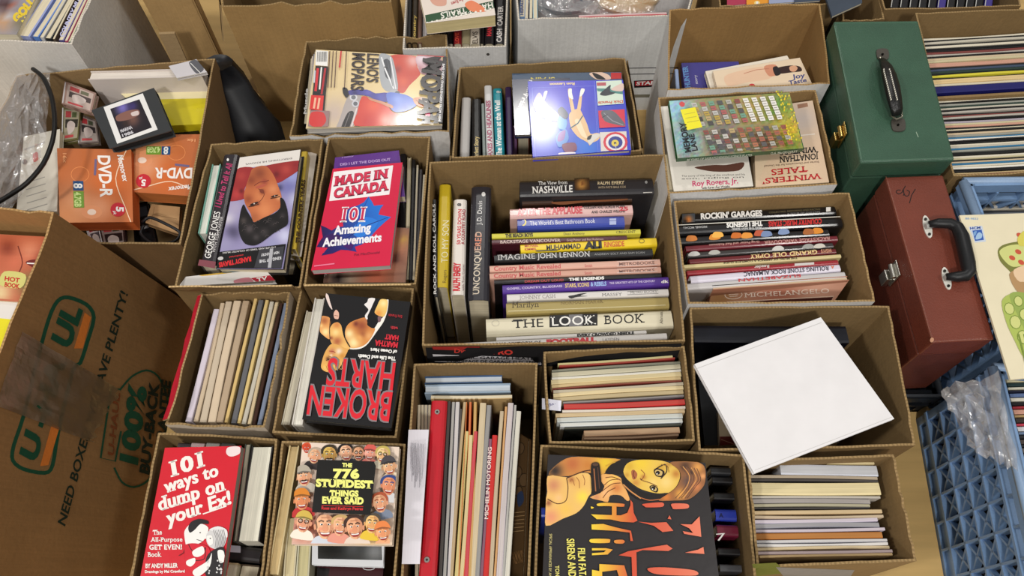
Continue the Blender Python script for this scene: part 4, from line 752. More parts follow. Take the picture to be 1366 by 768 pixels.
def dog(s):
    s.view(600, 70, 4.8)
    s.soft([(500, 186), (1110, 176), (1158, 632), (532, 672)], 30, 24, splats((56, 60, 196), [(700, 260, 160, (70, 60, 200)), (620, 480, 120, (90, 130, 220)), (880, 600, 130, (40, 110, 210)), (1040, 400, 120, (50, 70, 190))]))
    s.line([(528, 226), (925, 214), (950, 640), (548, 664)], 3, (110, 120, 220), True); s.line([(925, 182), (965, 645)], 3, (110, 120, 220))
    s.text('Ron Lennon', (800, 193), (640, 197), (0, 16), (214, 190, 150), .05)
    T = (224, 186, 140)
    s.sm([(764, 400), (790, 370), (830, 362), (852, 400), (880, 460), (900, 520), (940, 515), (965, 525), (950, 560), (910, 580), (895, 596), (880, 575), (820, 540), (775, 480)], T); s.sm([(780, 380), (800, 372), (770, 240), (775, 230), (757, 236), (760, 280)], T); s.sm([(815, 370), (838, 365), (850, 250), (862, 235), (842, 232), (830, 280)], T)
    s.sm([(762, 284), (760, 240), (780, 232), (782, 260), (790, 300)], WT, 1); s.sm([(832, 282), (840, 235), (864, 236), (852, 270)], WT, 1); s.sm([(880, 560), (905, 530), (960, 520), (970, 530), (930, 560), (900, 592)], (210, 206, 200)); s.sm([(880, 560), (884, 540), (910, 528), (900, 556)], (40, 40, 50), 1); s.sm([(800, 440), (830, 430), (860, 500), (880, 550), (840, 530)], (236, 212, 176))
    s.line([(768, 488), (820, 455), (852, 405)], 7, (60, 100, 120)); 
    s.sm([(560, 268), (580, 262), (600, 300), (640, 350), (700, 400), (700, 440), (620, 430), (560, 390), (535, 330)], (190, 176, 190)); s.sm([(604, 255), (626, 250), (610, 300), (596, 310)], (226, 220, 224), 1)
    s.sm([(690, 430), (720, 400), (750, 440), (740, 490), (700, 490)], (80, 150, 210)); s.sm([(690, 370), (720, 350), (760, 400), (740, 430), (700, 400)], (50, 60, 90)); s.sm([(680, 540), (740, 490), (760, 560), (700, 610)], (90, 140, 210)); s.sm([(700, 520), (740, 500), (730, 560), (690, 570)], (140, 100, 170)); s.sm([(720, 590), (800, 580), (810, 630), (740, 640)], (120, 60, 90)); s.sm([(700, 645), (800, 640), (790, 662), (710, 664)], (226, 220, 230), 1)
    s.poly([(937, 187), (1100, 180), (1112, 330), (948, 342)], (206, 222, 206)); s.poly([(940, 232), (1104, 236), (1108, 270), (945, 250)], (70, 130, 126)); s.sm([(960, 270), (1000, 232), (1030, 210), (1026, 250), (1060, 262), (1000, 280)], (40, 50, 60), 1); s.poly([(940, 196), (1000, 194), (1000, 215), (942, 217)], (176, 80, 90)); s.sm([(1030, 240), (1106, 200), (1106, 250)], (216, 190, 180), 1); s.text('Dick Francis', (1108, 308), (950, 318), (0, 18), (196, 80, 50), .03)
    s.poly([(950, 376), (1118, 366), (1124, 478), (958, 487)], (206, 44, 70)); s.sm([(970, 380), (1040, 376), (1090, 420), (1122, 472), (1050, 462), (990, 440)], (96, 96, 106)); s.line([(985, 390), (1040, 440), (1110, 468)], 5, (150, 150, 160)); s.line([(975, 420), (1010, 400)], 5, (60, 60, 70))
    s.poly([(960, 514), (1130, 508), (1136, 632), (968, 644)], (214, 206, 200)); s.ell(1060, 578, 78, 66, 0, (206, 60, 76)); s.ell(1060, 578, 62, 52, 0, (226, 222, 226)); s.ell(1060, 580, 46, 40, 0, (50, 60, 140)); s.ell(1058, 584, 24, 22, 0, (220, 196, 80)); s.ell(1058, 584, 8, 8, 0, (40, 40, 50)); s.line([(1058, 584), (1066, 630)], 4, (190, 190, 200))
flat('hardcover_book', 'large glossy blue cover with a leaping dog and three small pictures', [(704, 108.5), (831, 106.5), (842, 200), (711, 209)], .318, .016, (52, 58, 190), dog, s=glare(722, 165, .305), spine=1)
for i in range(3): strip('magazine', f'thin pale magazine, {nth(i+1)} beside the target picture in the dog book carton', (836+i*4, 142), (840+i*4, 200), (2.6, 0), .25, [(190, 170, 130), (206, 196, 170), (160, 140, 110)][i], style='mag')
# ============================================================ car magazines
def mopar(s):
    s.view(400, 60, 6.145)
    s.soft([(135, 36), (1205, 96), (1168, 655), (55, 692)], 24, 16, splats((224, 200, 150), [(280, 560, 130, (196, 176, 164)), (1000, 330, 120, (230, 208, 150)), (960, 580, 80, (232, 210, 160))]))
    s.paint([(738, 88), (950, 92), (962, 180), (988, 240), (900, 330), (852, 392), (800, 370), (780, 220)], splats((196, 60, 40), [(930, 130, 60, (226, 170, 166)), (850, 300, 40, (214, 84, 50)), (800, 200, 30, (150, 40, 34))]), 10)
    s.sm([(654, 76), (738, 86), (772, 150), (804, 362), (720, 382), (668, 330), (650, 200)], (160, 164, 170)); s.sm([(684, 130), (736, 130), (752, 270), (704, 262)], (60, 64, 74), 1); s.line([(668, 100), (700, 200), (770, 360)], 12, (226, 228, 232)); s.line([(742, 100), (786, 362)], 10, (226, 226, 232)); s.line([(714, 110), (760, 340)], 4, (90, 94, 104)); s.line([(690, 180), (720, 190)], 8, (30, 30, 36)); s.ell(776, 388, 40, 20, 10, (170, 172, 178)); s.ell(800, 392, 20, 14, 0, (90, 92, 100))
    s.paint([(960, 92), (1150, 100), (1165, 240), (1100, 250), (1000, 240), (966, 180)], splats((206, 170, 180), [(1000, 110, 40, (226, 210, 220)), (1080, 200, 40, (150, 120, 130)), (1140, 130, 30, (110, 70, 76)), (980, 200, 30, (176, 120, 130))]), 10)
    s.sm([(372, 470), (400, 420), (440, 405), (504, 420), (474, 540), (412, 722), (290, 720), (330, 600)], (170, 160, 158)); s.sm([(390, 560), (444, 560), (384, 722), (326, 722)], (44, 38, 42), 1); s.line([(410, 560), (350, 720)], 5, (120, 114, 116)); s.ell(440, 432, 32, 28, 0, (206, 206, 212)); s.ell(440, 432, 19, 17, 0, (110, 112, 120)); s.ell(456, 484, 30, 28, 0, (196, 196, 204)); s.ell(456, 484, 18, 17, 0, (96, 98, 106)); s.line([(468, 520), (410, 720)], 12, (220, 206, 206))
    s.paint([(510, 424), (600, 450), (700, 480), (760, 552), (830, 570), (892, 592), (880, 640), (800, 700), (700, 690), (450, 666), (470, 560)], splats((206, 54, 38), [(600, 500, 60, (226, 84, 54)), (700, 620, 60, (232, 150, 136)), (560, 640, 60, (196, 40, 36)), (820, 610, 40, (240, 214, 210))]), 10)
    s.sm([(446, 668), (560, 680), (820, 716), (780, 740), (430, 735)], (34, 28, 32), 1); s.sm([(816, 660), (900, 640), (960, 668), (940, 700), (840, 712)], (40, 36, 40)); s.poly([(776, 690), (812, 680), (808, 730), (770, 726)], (206, 50, 40))
    s.paint([(400, 376), (550, 370), (620, 400), (720, 396), (726, 470), (620, 452), (560, 424), (480, 412), (404, 412)], splats((66, 62, 150), [(560, 390, 30, (90, 86, 176)), (660, 430, 40, (80, 84, 176)), (450, 395, 30, (50, 46, 110))]), 8)
    s.paint([(718, 394), (860, 410), (932, 450), (954, 500), (880, 542), (790, 556), (740, 522), (718, 470)], splats((92, 118, 206), [(800, 450, 40, (120, 146, 224)), (860, 520, 30, (70, 90, 180)), (760, 500, 30, (84, 106, 196))]), 8)
    s.sm([(556, 440), (600, 446), (680, 468), (760, 500), (752, 524), (660, 484), (590, 462)], (200, 140, 110)); s.sm([(352, 354), (386, 360), (402, 410), (382, 438), (356, 402)], (34, 30, 44)); s.paint([(928, 446), (960, 434), (1010, 432), (1048, 458), (1044, 500), (996, 514), (944, 486)], splats((206, 140, 104), [(960, 480, 18, (226, 160, 124)), (1030, 470, 26, (206, 200, 196)), (1000, 440, 18, (190, 184, 180))]), 6); s.line([(950, 455), (972, 470)], 4, (90, 50, 44))
    s.text("LENO'S", (556, 74), (548, 308), (96, 6), (44, 20, 22), .03); s.text('MOPARS', (434, 70), (420, 376), (106, 6), (44, 20, 22), .03)
    T_ = (40, 30, 34)
    s.text('MOPAR', (1014, 118), (1002, 650), (150, -30), T_, .02)
    s.poly([(1172, 100), (1204, 102), (1172, 652), (1140, 654)], (34, 30, 34)); s.text('BAD NEW CHALLENGERS FROM HEMI', (1176, 160), (1150, 640), (20, 2), (226, 224, 226), .03); s.sm([(1030, 560), (1060, 540), (1068, 600), (1050, 650), (1030, 640)], (206, 70, 110)); s.line([(960, 84), (1180, 98)], 14, (206, 60, 60))
    s.view(380, 30, 4.517)
    s.poly([(190, 172), (262, 178), (258, 268), (184, 262)], WT)
    for i in range(12): s.line([(198+i*5, 182), (195+i*5, 242)], 1.6 if i % 3 else 3, BK)
    s.poly([(186, 268), (262, 272), (236, 560), (156, 548)], (34, 30, 34)); s.line([(200, 282), (186, 420)], 15, (206, 40, 50)); s.line([(245, 282), (222, 440)], 12, (176, 36, 46)); s.line([(222, 276), (210, 410)], 9, WT); s.line([(182, 296), (176, 370)], 11, (200, 200, 206)); s.poly([(160, 444), (236, 448), (228, 540), (150, 530)], (214, 44, 40)); s.line([(186, 460), (176, 525)], 12, (236, 180, 150)); s.line([(210, 462), (200, 528)], 12, (236, 180, 150)); s.poly([(156, 536), (270, 540), (262, 640), (140, 632)], (150, 120, 120)); s.sm([(160, 550), (230, 548), (250, 600), (210, 640), (150, 620)], (206, 50, 50))
    for x in (272, 292, 312, 372): s.line([(x, 180), (x-12, 400)], 5, (90, 60, 50))
    s.line([(340, 180), (330, 280)], 9, (196, 40, 50))
    s.text('MOPAR', (838, 222), (796, 640), (126, 20), (44, 32, 34), .04); s.line([(975, 250), (944, 610)], 26, (36, 32, 36)); s.text('BAD NEW CHALLENGERS FROM HEMI', (950, 256), (924, 604), (14, 2), (226, 224, 226), .03)
flat('magazine', 'car magazine with red cars and a man in blue lying across its cover', [(421, 66), (596, 76.5), (590, 166), (408, 171)], .315, .003, (214, 196, 160), mopar, s=glare(548, 172, .315), hard=False, pg=(206, 200, 190), cat='magazine')
for i in range(3): flat('magazine', f'car magazine under the top one, {nth(i+2)} down in the pile', [(420-i*2, 69+i*3), (594, 79+i*3), (590-i, 168+i*2), (410, 173+i*2)], .3095-.0105*i, .010, [(200, 196, 190), (120, 116, 120), (190, 176, 160)][i], None, s=glare(548, 172, .315), hard=False, cat='magazine', pg=(206, 202, 196))
strip('magazine', 'black magazine with white script standing at the side of the car magazines', (414, 78), (405, 165), (5, 0), .27, (30, 30, 36), text=[('Muscle', (409, 152), (411, 118), (-4, 0), WT, .04)], style='mag', cat='magazine')
# ============================================================ portrait carton
def rt(s):
    s.view(280, 195, 4.518)
    s.soft([(155, 140), (550, 85), (440, 740), (40, 740)], 40, 50, splats((150, 142, 184), [(480, 250, 60, (110, 110, 170)), (500, 180, 40, (150, 156, 210)), (520, 320, 50, (190, 190, 220)), (150, 370, 50, (170, 160, 190)), (110, 440, 40, (206, 200, 214)), (140, 520, 50, (80, 74, 104)), (90, 590, 50, (150, 144, 180)), (450, 540, 50, (196, 196, 226)), (380, 590, 40, (150, 150, 190)), (420, 250, 20, (60, 60, 100)), (480, 460, 30, (120, 116, 160))]))
    s.poly([(165, 66), (547, 15), (541, 86), (156, 141)], (222, 216, 210)); s.text('EVERYTHING HE KNOWS', (495, 68), (215, 104), (1, 10), (120, 112, 112), .02)
    s.paint([(156, 143), (262, 130), (238, 200), (208, 262), (208, 316), (114, 332), (112, 290)], splats((150, 44, 46), [(190, 180, 30, (170, 60, 56)), (160, 290, 30, (180, 60, 60)), (190, 270, 14, (110, 30, 34))]), 5)
    s.paint([(335, 119), (548, 86), (545, 135), (470, 190), (402, 222), (372, 160)], splats((150, 46, 46), [(460, 140, 30, (176, 66, 60)), (400, 170, 20, (110, 32, 34)), (520, 110, 20, (140, 40, 44))]), 5)
    s.paint([(262, 132), (335, 118), (382, 170), (410, 235), (432, 300), (430, 360), (400, 392), (330, 432), (265, 458), (245, 405), (214, 350), (205, 290), (225, 220), (242, 170)], splats((186, 102, 62), [(300, 300, 40, (204, 122, 76)), (330, 385, 60, (214, 132, 84)), (232, 320, 26, (150, 74, 46)), (300, 165, 40, (140, 70, 46)), (318, 275, 16, (126, 58, 38)), (380, 260, 34, (210, 132, 88)), (250, 205, 34, (140, 68, 44)), (415, 310, 16, (222, 156, 108)), (265, 430, 30, (170, 96, 60)), (330, 215, 20, (150, 70, 52)), (290, 345, 14, (150, 78, 50))]), 4)
    s.line(smooth([(268, 238), (300, 218), (330, 214), (356, 206)], 2, False), [2, 4, 4, 4, 4, 4, 4, 4, 4, 4, 4, 3, 2][:13] if False else 4, (110, 40, 36)); s.sm([(275, 248), (310, 232), (345, 228), (320, 246), (290, 256)], (176, 86, 66)); s.line(smooth([(292, 258), (318, 268), (328, 292), (312, 322), (284, 348)], 2, False), 3.5, (110, 52, 36)); s.sm([(300, 262), (322, 262), (326, 284), (306, 280)], (120, 56, 40))
    s.sm([(240, 356), (262, 342), (290, 336), (284, 348), (256, 360)], (50, 28, 24)); s.ell(268, 347, 5, 4, 0, (206, 190, 180)); s.line([(234, 366), (262, 362), (296, 350)], 5, (70, 40, 30)); s.sm([(368, 306), (390, 296), (414, 294), (400, 304), (380, 310)], (50, 28, 24)); s.line([(366, 316), (396, 312), (424, 304)], 5, (70, 40, 30)); s.ell(392, 301, 4, 3, 0, (206, 190, 180))
    s.paint([(425, 312), (450, 330), (470, 400), (470, 470), (430, 500), (380, 530), (320, 576), (270, 600), (215, 590), (185, 545), (174, 490), (180, 430), (190, 380), (205, 352), (225, 392), (255, 440), (268, 460), (330, 430), (390, 405), (425, 370)], splats((30, 26, 28), [(240, 500, 30, (74, 66, 68)), (330, 520, 30, (60, 54, 56)), (205, 450, 22, (70, 62, 60)), (440, 420, 20, (56, 50, 52)), (280, 550, 24, (64, 58, 60)), (380, 470, 24, (50, 44, 46)), (330, 460, 20, (24, 20, 22))]), 4)
    for i in range(16): a = rnd.uniform(190, 440); b = rnd.uniform(440, 560)-abs(a-300)*.25; s.line(smooth([(a, b), (a+10, b-14), (a+24, b-8)], 2, False), 2, (84, 76, 76))
    s.poly([(62, 640), (460, 592), (432, 740), (42, 740)], (24, 22, 26)); s.text('THE LIFE AND TIMES OF COUNTRY MUSIC', (402, 606), (78, 642), (1, 10), (206, 202, 202), .02); s.text('RANDY TRAVIS', (250, 668), (56, 706), (3, 28), (206, 40, 46), .06); s.text('unauthorized', (205, 655), (120, 668), (1, 10), (206, 46, 50), .02)
    s.poly([(300, 630), (450, 606), (432, 738), (270, 735)], (58, 58, 64)); s.text('KING OF THE', (432, 668), (300, 690), (1, 18), (200, 200, 204), .04); s.text('NEW COUNTRY', (420, 636), (310, 652), (1, 16), (200, 200, 204), .04); s.poly([(365, 622), (385, 620), (372, 736), (352, 736)], (170, 170, 176)); s.ell(68, 680, 17, 11, -10, (200, 196, 196))
flat('hardcover_book', 'glossy cover with an upside-down portrait of a dark-haired man in red', [(320, 210), (401, 199.5), (379, 359), (288, 358.5)], .315, .024, (30, 28, 32), rt, s=(.05, .05), spine=3)
strip('hardcover_book', 'dark grey book with white and pink spine lettering beside the portrait', (298, 206), (266, 353), (20, 2), .295, (50, 44, 50), text=[('GEORGE JONES', (280.5, 345), (294, 283), (-8.5, -2), WT, .01, True), ('WITH TOM CARTER', (286.5, 337), (298, 289), (-4, -1), (190, 186, 186), .02), ('I Lived to Tell It All', (294, 277), (310, 219), (-8, -2), (190, 60, 110), .02)], art=lambda s: (s.poly([(266, 346), (288, 349), (287, 358), (264, 354)], (130, 70, 80)), s.ell(304, 213, 1.5, 2, 0, WT)), m='gloss')
strip('hardcover_book', 'mint green book with white pages at the side of the portrait carton', (283, 219), (264, 311), (11, 2), .285, (120, 176, 160), style='edge', pg=(226, 226, 216), h=.2)
strip('hardcover_book', 'gold spined book beside the portrait', (402, 202), (386, 332), (8, 1), .285, (206, 176, 60), text=[('THE COUNTRY YEARS', (399, 325), (407.5, 240), (-5, -1), (70, 50, 24), .05, True)], m='gloss')
def wy(s): s.text('ky', (391, 322), (404, 326), 8, (60, 56, 60), .0, True)
flat('hardcover_book', 'white cover with black script standing against the portrait carton side', [(411, 203), (423, 203), (402, 342), (388, 340)], .262, .02, (222, 212, 200), wy, s=(-.5, 0))
flat('hardcover_book', 'white book with a red television logo lying near the rim of the portrait carton', [(248, 369), (352, 357), (367, 374), (238, 382)], .29, .015, (214, 210, 206), lambda s: (s.sm([(267, 362), (290, 358), (320, 356), (318, 362), (270, 368)], (200, 160, 60), 1), s.sm([(290, 358), (340, 354), (350, 358), (300, 364)], (60, 90, 100), 1), s.poly([(335, 371), (360, 367), (368, 374), (346, 379)], (176, 40, 56)), s.text('TV', (343, 375.5), (357, 373), 5, WT, .04), s.sm([(312, 374), (332, 370), (338, 378), (318, 380)], (190, 120, 130), 1)), spine=0, pg=(226, 222, 214))
strip('magazine', 'dark magazine beside the gold spined book in the portrait carton', (383, 336), (378, 366), (14, 2), .23, (46, 42, 46), style='mag', cat='magazine')
# ============================================================ maple leaf book carton
def mic(s):
    s.view(400, 180, 3.655)
    s.poly([(165, 180), (455, 148), (436, 290), (143, 322)], (236, 230, 232))
    R = (206, 30, 70)
    s.text('MADE IN', (164, 248), (430, 208), (5, -44), (90, 20, 60), .07, True); s.text('MADE IN', (164, 246), (430, 206), (5, -44), (206, 50, 80), .045, True); s.text('CANADA', (163, 308), (434, 266), (5, -46), (90, 20, 60), .07, True); s.text('CANADA', (163, 306), (434, 264), (5, -46), (206, 50, 80), .045, True)
    leaf = [(335, 300), (352, 325), (362, 345), (408, 340), (392, 362), (384, 388), (445, 400), (415, 425), (382, 455), (352, 488), (332, 515), (300, 535), (268, 545), (277, 570), (235, 562), (200, 560), (160, 578), (105, 588), (122, 568), (136, 550), (82, 546), (95, 522), (112, 498), (102, 440), (130, 452), (155, 466), (180, 450), (212, 446), (208, 410), (216, 378), (250, 352), (280, 345), (312, 328)]
    def lc(p): return mixc(mixc((44, 20, 92), (30, 110, 206), min(1, max(0, (p[0]-120)/220))), (40, 26, 110), min(1, max(0, (520-p[1])/-120+.25)) if p[1] > 490 else 0)
    s.poly(leaf, [lc(p) for p in leaf]); s.sm([(320, 400), (380, 420), (350, 470), (290, 500), (250, 470), (280, 430)], (40, 120, 214), 1); s.line([(110, 580), (200, 520), (330, 440), (430, 402)], [2, 4, 4, 2], (24, 40, 120)); s.line([(335, 305), (300, 380), (260, 480)], [2, 4, 3], (30, 60, 150)); s.sm([(110, 505), (160, 480), (200, 500), (150, 550)], (60, 24, 100), 1); s.sm([(210, 540), (260, 530), (250, 560)], (70, 20, 110), 1)
    s.text('101', (196, 420), (320, 418), (10, -66), (240, 236, 240), .075, True); s.text('101', (202, 416), (314, 414), (10, -62), (196, 40, 80), .02, True)
    s.text('Amazing', (165, 486), (346, 470), (3, -42), (236, 234, 240), .04); s.text('Achievements', (110, 545), (398, 518), (3, -42), (236, 234, 240), .04); s.text('Pat MacDonald', (265, 590), (388, 578), (1, -12), (110, 30, 60), .0)
    s.line([(70, 640), (170, 628)], 6, (226, 120, 150))
flat('paperback_book', 'bright red paperback with a blue maple leaf and white banner', [(444, 225), (537, 216.5), (520, 354), (415, 360.5)], .325, .016, (206, 26, 66), mic, s=(.03, .05), hard=False, pg=(200, 196, 192))
def purp(s): s.text('DID I LET THE DOGS OUT', (454, 221), (521, 214), 3.4, (190, 160, 210), .02); s.text('a memoir', (456, 211), (472, 209), 2.4, (190, 160, 210), 0)
flat('paperback_book', 'purple paperback just behind the red maple leaf one', [(447, 210), (532, 200.5), (540, 262), (440, 268)], .302, .018, (88, 40, 130), purp, hard=False)
def pinkp(s): s.soft([(440, 305), (546, 305), (541, 376), (437, 377)], 14, 10, splats((150, 110, 90), [(530, 330, 22, (196, 130, 96)), (500, 370, 22, (214, 120, 90)), (460, 365, 20, (200, 186, 160)), (450, 372, 10, (40, 34, 36)), (528, 345, 8, (90, 50, 44)), (540, 320, 6, (214, 170, 80))])); s.text('my', (430, 375), (436, 362), (-5, 0), WT, .02)
flat('magazine', 'photo cover in flesh tones under the red maple leaf paperback', [(441, 300), (546, 304), (541, 376.5), (431, 377)], .262, .008, (150, 110, 90), pinkp, hard=False, cat='magazine')
for i, (x, y, w_, c, d, st) in enumerate([(534, 203, 8, (34, 30, 34), 'black', 'spine'), (543.5, 210, 5, (176, 164, 130), 'tan', 'edge'), (549.5, 213, 5, (40, 38, 40), 'black', 'spine'), (555.5, 220, 3, (150, 150, 150), 'grey', 'mag'), (559.5, 226, 4, (60, 56, 60), 'dark grey', 'spine'), (564.5, 233, 2.5, (206, 200, 196), 'white', 'mag')]):
    strip('paperback_book', f'{d} book standing {nth(i+1)} along from the purple paperback', (x, y), (x-3-.8*i, 373), (w_, 0), .25, c, style=st)
# ============================================================ folders carton
FOL = [((285, 412), (247, 562), (7, 1), (206, 196, 208), 'lilac white envelope'), ((294, 404), (258, 562), (5, 1), (196, 176, 150), 'cream folder'), ((301, 402), (266, 563), (8, 1), (196, 180, 158), 'clear sleeved beige folder'), ((312, 401), (277, 563), (9, 1), (206, 186, 160), 'pale tan folder'), ((324, 401), (288, 563), (8, 1), (176, 154, 128), 'brown tinted envelope'),
       ((339, 398), (299, 563), (4, 1), (206, 176, 116), 'yellow tan folder'), ((345, 400), (308, 564), (6, 1), (96, 96, 100), 'grey folder'), ((354, 400), (316, 564), (4, 1), (206, 180, 120), 'mustard edged folder'), ((360, 402), (322, 565), (5, 1), (186, 180, 166), 'pale grey folder'), ((367, 403), (330, 565), (4, 1), (196, 176, 140), 'tan folder'), ((373, 404), (336, 566), (4, 1), (66, 40, 28), 'dark brown patterned folder'), ((379, 404), (343, 566), (5, 1), (120, 130, 150), 'blue grey folder')]
for i, (a, b, t_, c, d) in enumerate(FOL):
    strip('file_folder', f'{d}, {nth(i+1)} from the torn red side of the folder carton', a, b, t_, .275-.002*(i % 3), c, style='sleeve', m='gloss' if 'sleeved' in d or 'tinted' in d else 'paper', cat='folder', group='folders in the torn carton')
# ============================================================ black red book
def bh(s):
    s.view(400, 385, 6.68)
    s.sm([(790, 98), (782, 190), (748, 290), (692, 372), (640, 446), (590, 506), (530, 536), (450, 538), (424, 505), (560, 470), (650, 372), (704, 290), (750, 240), (768, 160), (772, 98)], (238, 234, 226))
    s.paint([(402, 390), (415, 340), (450, 300), (520, 270), (580, 256), (606, 285), (600, 322), (640, 350), (672, 358), (640, 430), (590, 492), (530, 522), (460, 530), (430, 500), (410, 450)], splats((212, 138, 70), [(440, 400, 40, (246, 222, 164)), (480, 480, 55, (250, 228, 166)), (552, 330, 55, (150, 76, 48)), (560, 405, 34, (160, 90, 54)), (590, 285, 18, (180, 110, 74)), (620, 420, 36, (226, 164, 104)), (500, 312, 24, (120, 54, 40)), (530, 440, 30, (230, 166, 96))]), 6)
    s.paint([(720, 95), (780, 104), (776, 190), (748, 248), (700, 240), (666, 210), (690, 150)], splats((234, 194, 110), [(700, 222, 34, (226, 150, 70)), (745, 130, 30, (246, 226, 160))]), 6); s.sm([(695, 250), (725, 248), (720, 290), (700, 296)], (120, 90, 96))
    s.sm([(615, 86), (670, 86), (655, 130), (628, 190), (602, 250), (614, 276), (592, 272), (580, 240), (612, 190), (590, 160), (574, 140), (600, 120)], (232, 226, 224)); s.sm([(672, 96), (700, 100), (680, 170), (660, 230), (690, 300), (660, 350), (612, 320), (600, 280), (630, 210)], (18, 16, 20))
    s.paint([(195, 245), (260, 255), (275, 300), (262, 380), (265, 450), (215, 420), (180, 380), (184, 300)], splats((228, 158, 90), [(220, 285, 34, (170, 100, 60)), (230, 385, 34, (246, 224, 158)), (190, 330, 16, (240, 200, 130))]), 6)
    s.paint([(270, 350), (300, 310), (340, 300), (370, 330), (390, 420), (428, 500), (450, 530), (400, 560), (330, 540), (280, 480), (264, 420)], splats((230, 178, 100), [(330, 322, 34, (206, 130, 70)), (335, 470, 40, (176, 100, 62)), (400, 520, 36, (238, 188, 110)), (320, 390, 30, (244, 210, 140)), (280, 440, 16, (150, 80, 50))]), 6)
    s.line(smooth([(378, 340), (398, 430), (448, 520)], 2, False), 9, (16, 14, 18)); s.line(smooth([(272, 270), (266, 360), (270, 470)], 2, False), 6, (16, 14, 18))
    s.paint([(240, 540), (280, 495), (340, 500), (400, 530), (432, 542), (402, 610), (380, 660), (350, 710), (280, 745), (220, 735), (190, 700), (200, 640), (215, 590)], splats((224, 168, 90), [(290, 560, 26, (190, 116, 86)), (350, 560, 28, (240, 220, 200)), (252, 625, 18, (96, 52, 36)), (300, 632, 16, (110, 62, 40)), (330, 690, 34, (242, 204, 118)), (230, 700, 26, (236, 190, 100)), (280, 594, 12, (240, 206, 184)), (380, 600, 26, (206, 140, 60)), (290, 720, 24, (206, 150, 70))]), 5)
    s.line([(262, 556), (300, 560), (318, 572)], 6, (150, 50, 46)); s.line([(255, 600), (280, 610)], 4, (110, 60, 40)); s.line([(235, 640), (262, 632)], 5, (50, 28, 22)); s.line([(288, 640), (318, 632)], 5, (50, 28, 22))
    for i in range(9): s.line(smooth([(215+i*20, 690-i*4), (226+i*19, 715), (250+i*14, 732-i*2)], 2, False), 3, [(246, 216, 140), (170, 110, 44)][i % 2])
    s.sm([(304, 222), (325, 190), (350, 220), (345, 272), (310, 266)], (222, 176, 156)); s.line([(310, 240), (344, 246)], 4, (90, 40, 36)); s.sm([(228, 45), (255, 60), (272, 120), (292, 188), (268, 165), (240, 100)], (226, 206, 200))
    s.view(360, 370, 3.338)
    s.text('MARTHA', (572, 292), (470, 280), (-4, 24), (206, 40, 56), .05); s.text('HART', (575, 262), (515, 254), (-3, 22), (206, 40, 56), .05); s.text('with', (572, 222), (540, 218), (-1, 14), (190, 50, 60), .03); s.text('Eric Francis', (590, 170), (530, 164), (-1, 13), (176, 40, 50), .02)
    s.text('of Owen Hart', (568, 326), (450, 316), (-2, 15), WT, .05); s.text('The Life and Death', (562, 356), (396, 344), (-2, 16), WT, .05)
    for q, col in ((.055, (130, 120, 124)), (.018, (214, 34, 48))):
        s.text('HARTS', (562, 385), (262, 362), (-15, 124), col, q); s.text('BROKEN', (548, 516), (182, 484), (-18, 132), col, q)
flat('hardcover_book', 'black book with red upside-down title and an upside-down wrestler photo', [(435.5, 391), (547.5, 402.5), (522, 571), (403, 559)], .315, .026, (26, 24, 28), bh, s=(.02, .10), spine=1)
strip('hardcover_book', 'white paged book standing next to the black and red cover', (420, 397), (389, 566), (13, 1), .285, (210, 204, 196), style='edge', pg=(232, 228, 216))
strip('hardcover_book', 'narrow white paged book at the side of the black and red cover', (409, 414), (375, 566), (10, 1), .265, (206, 198, 180), style='edge', pg=(230, 222, 200))
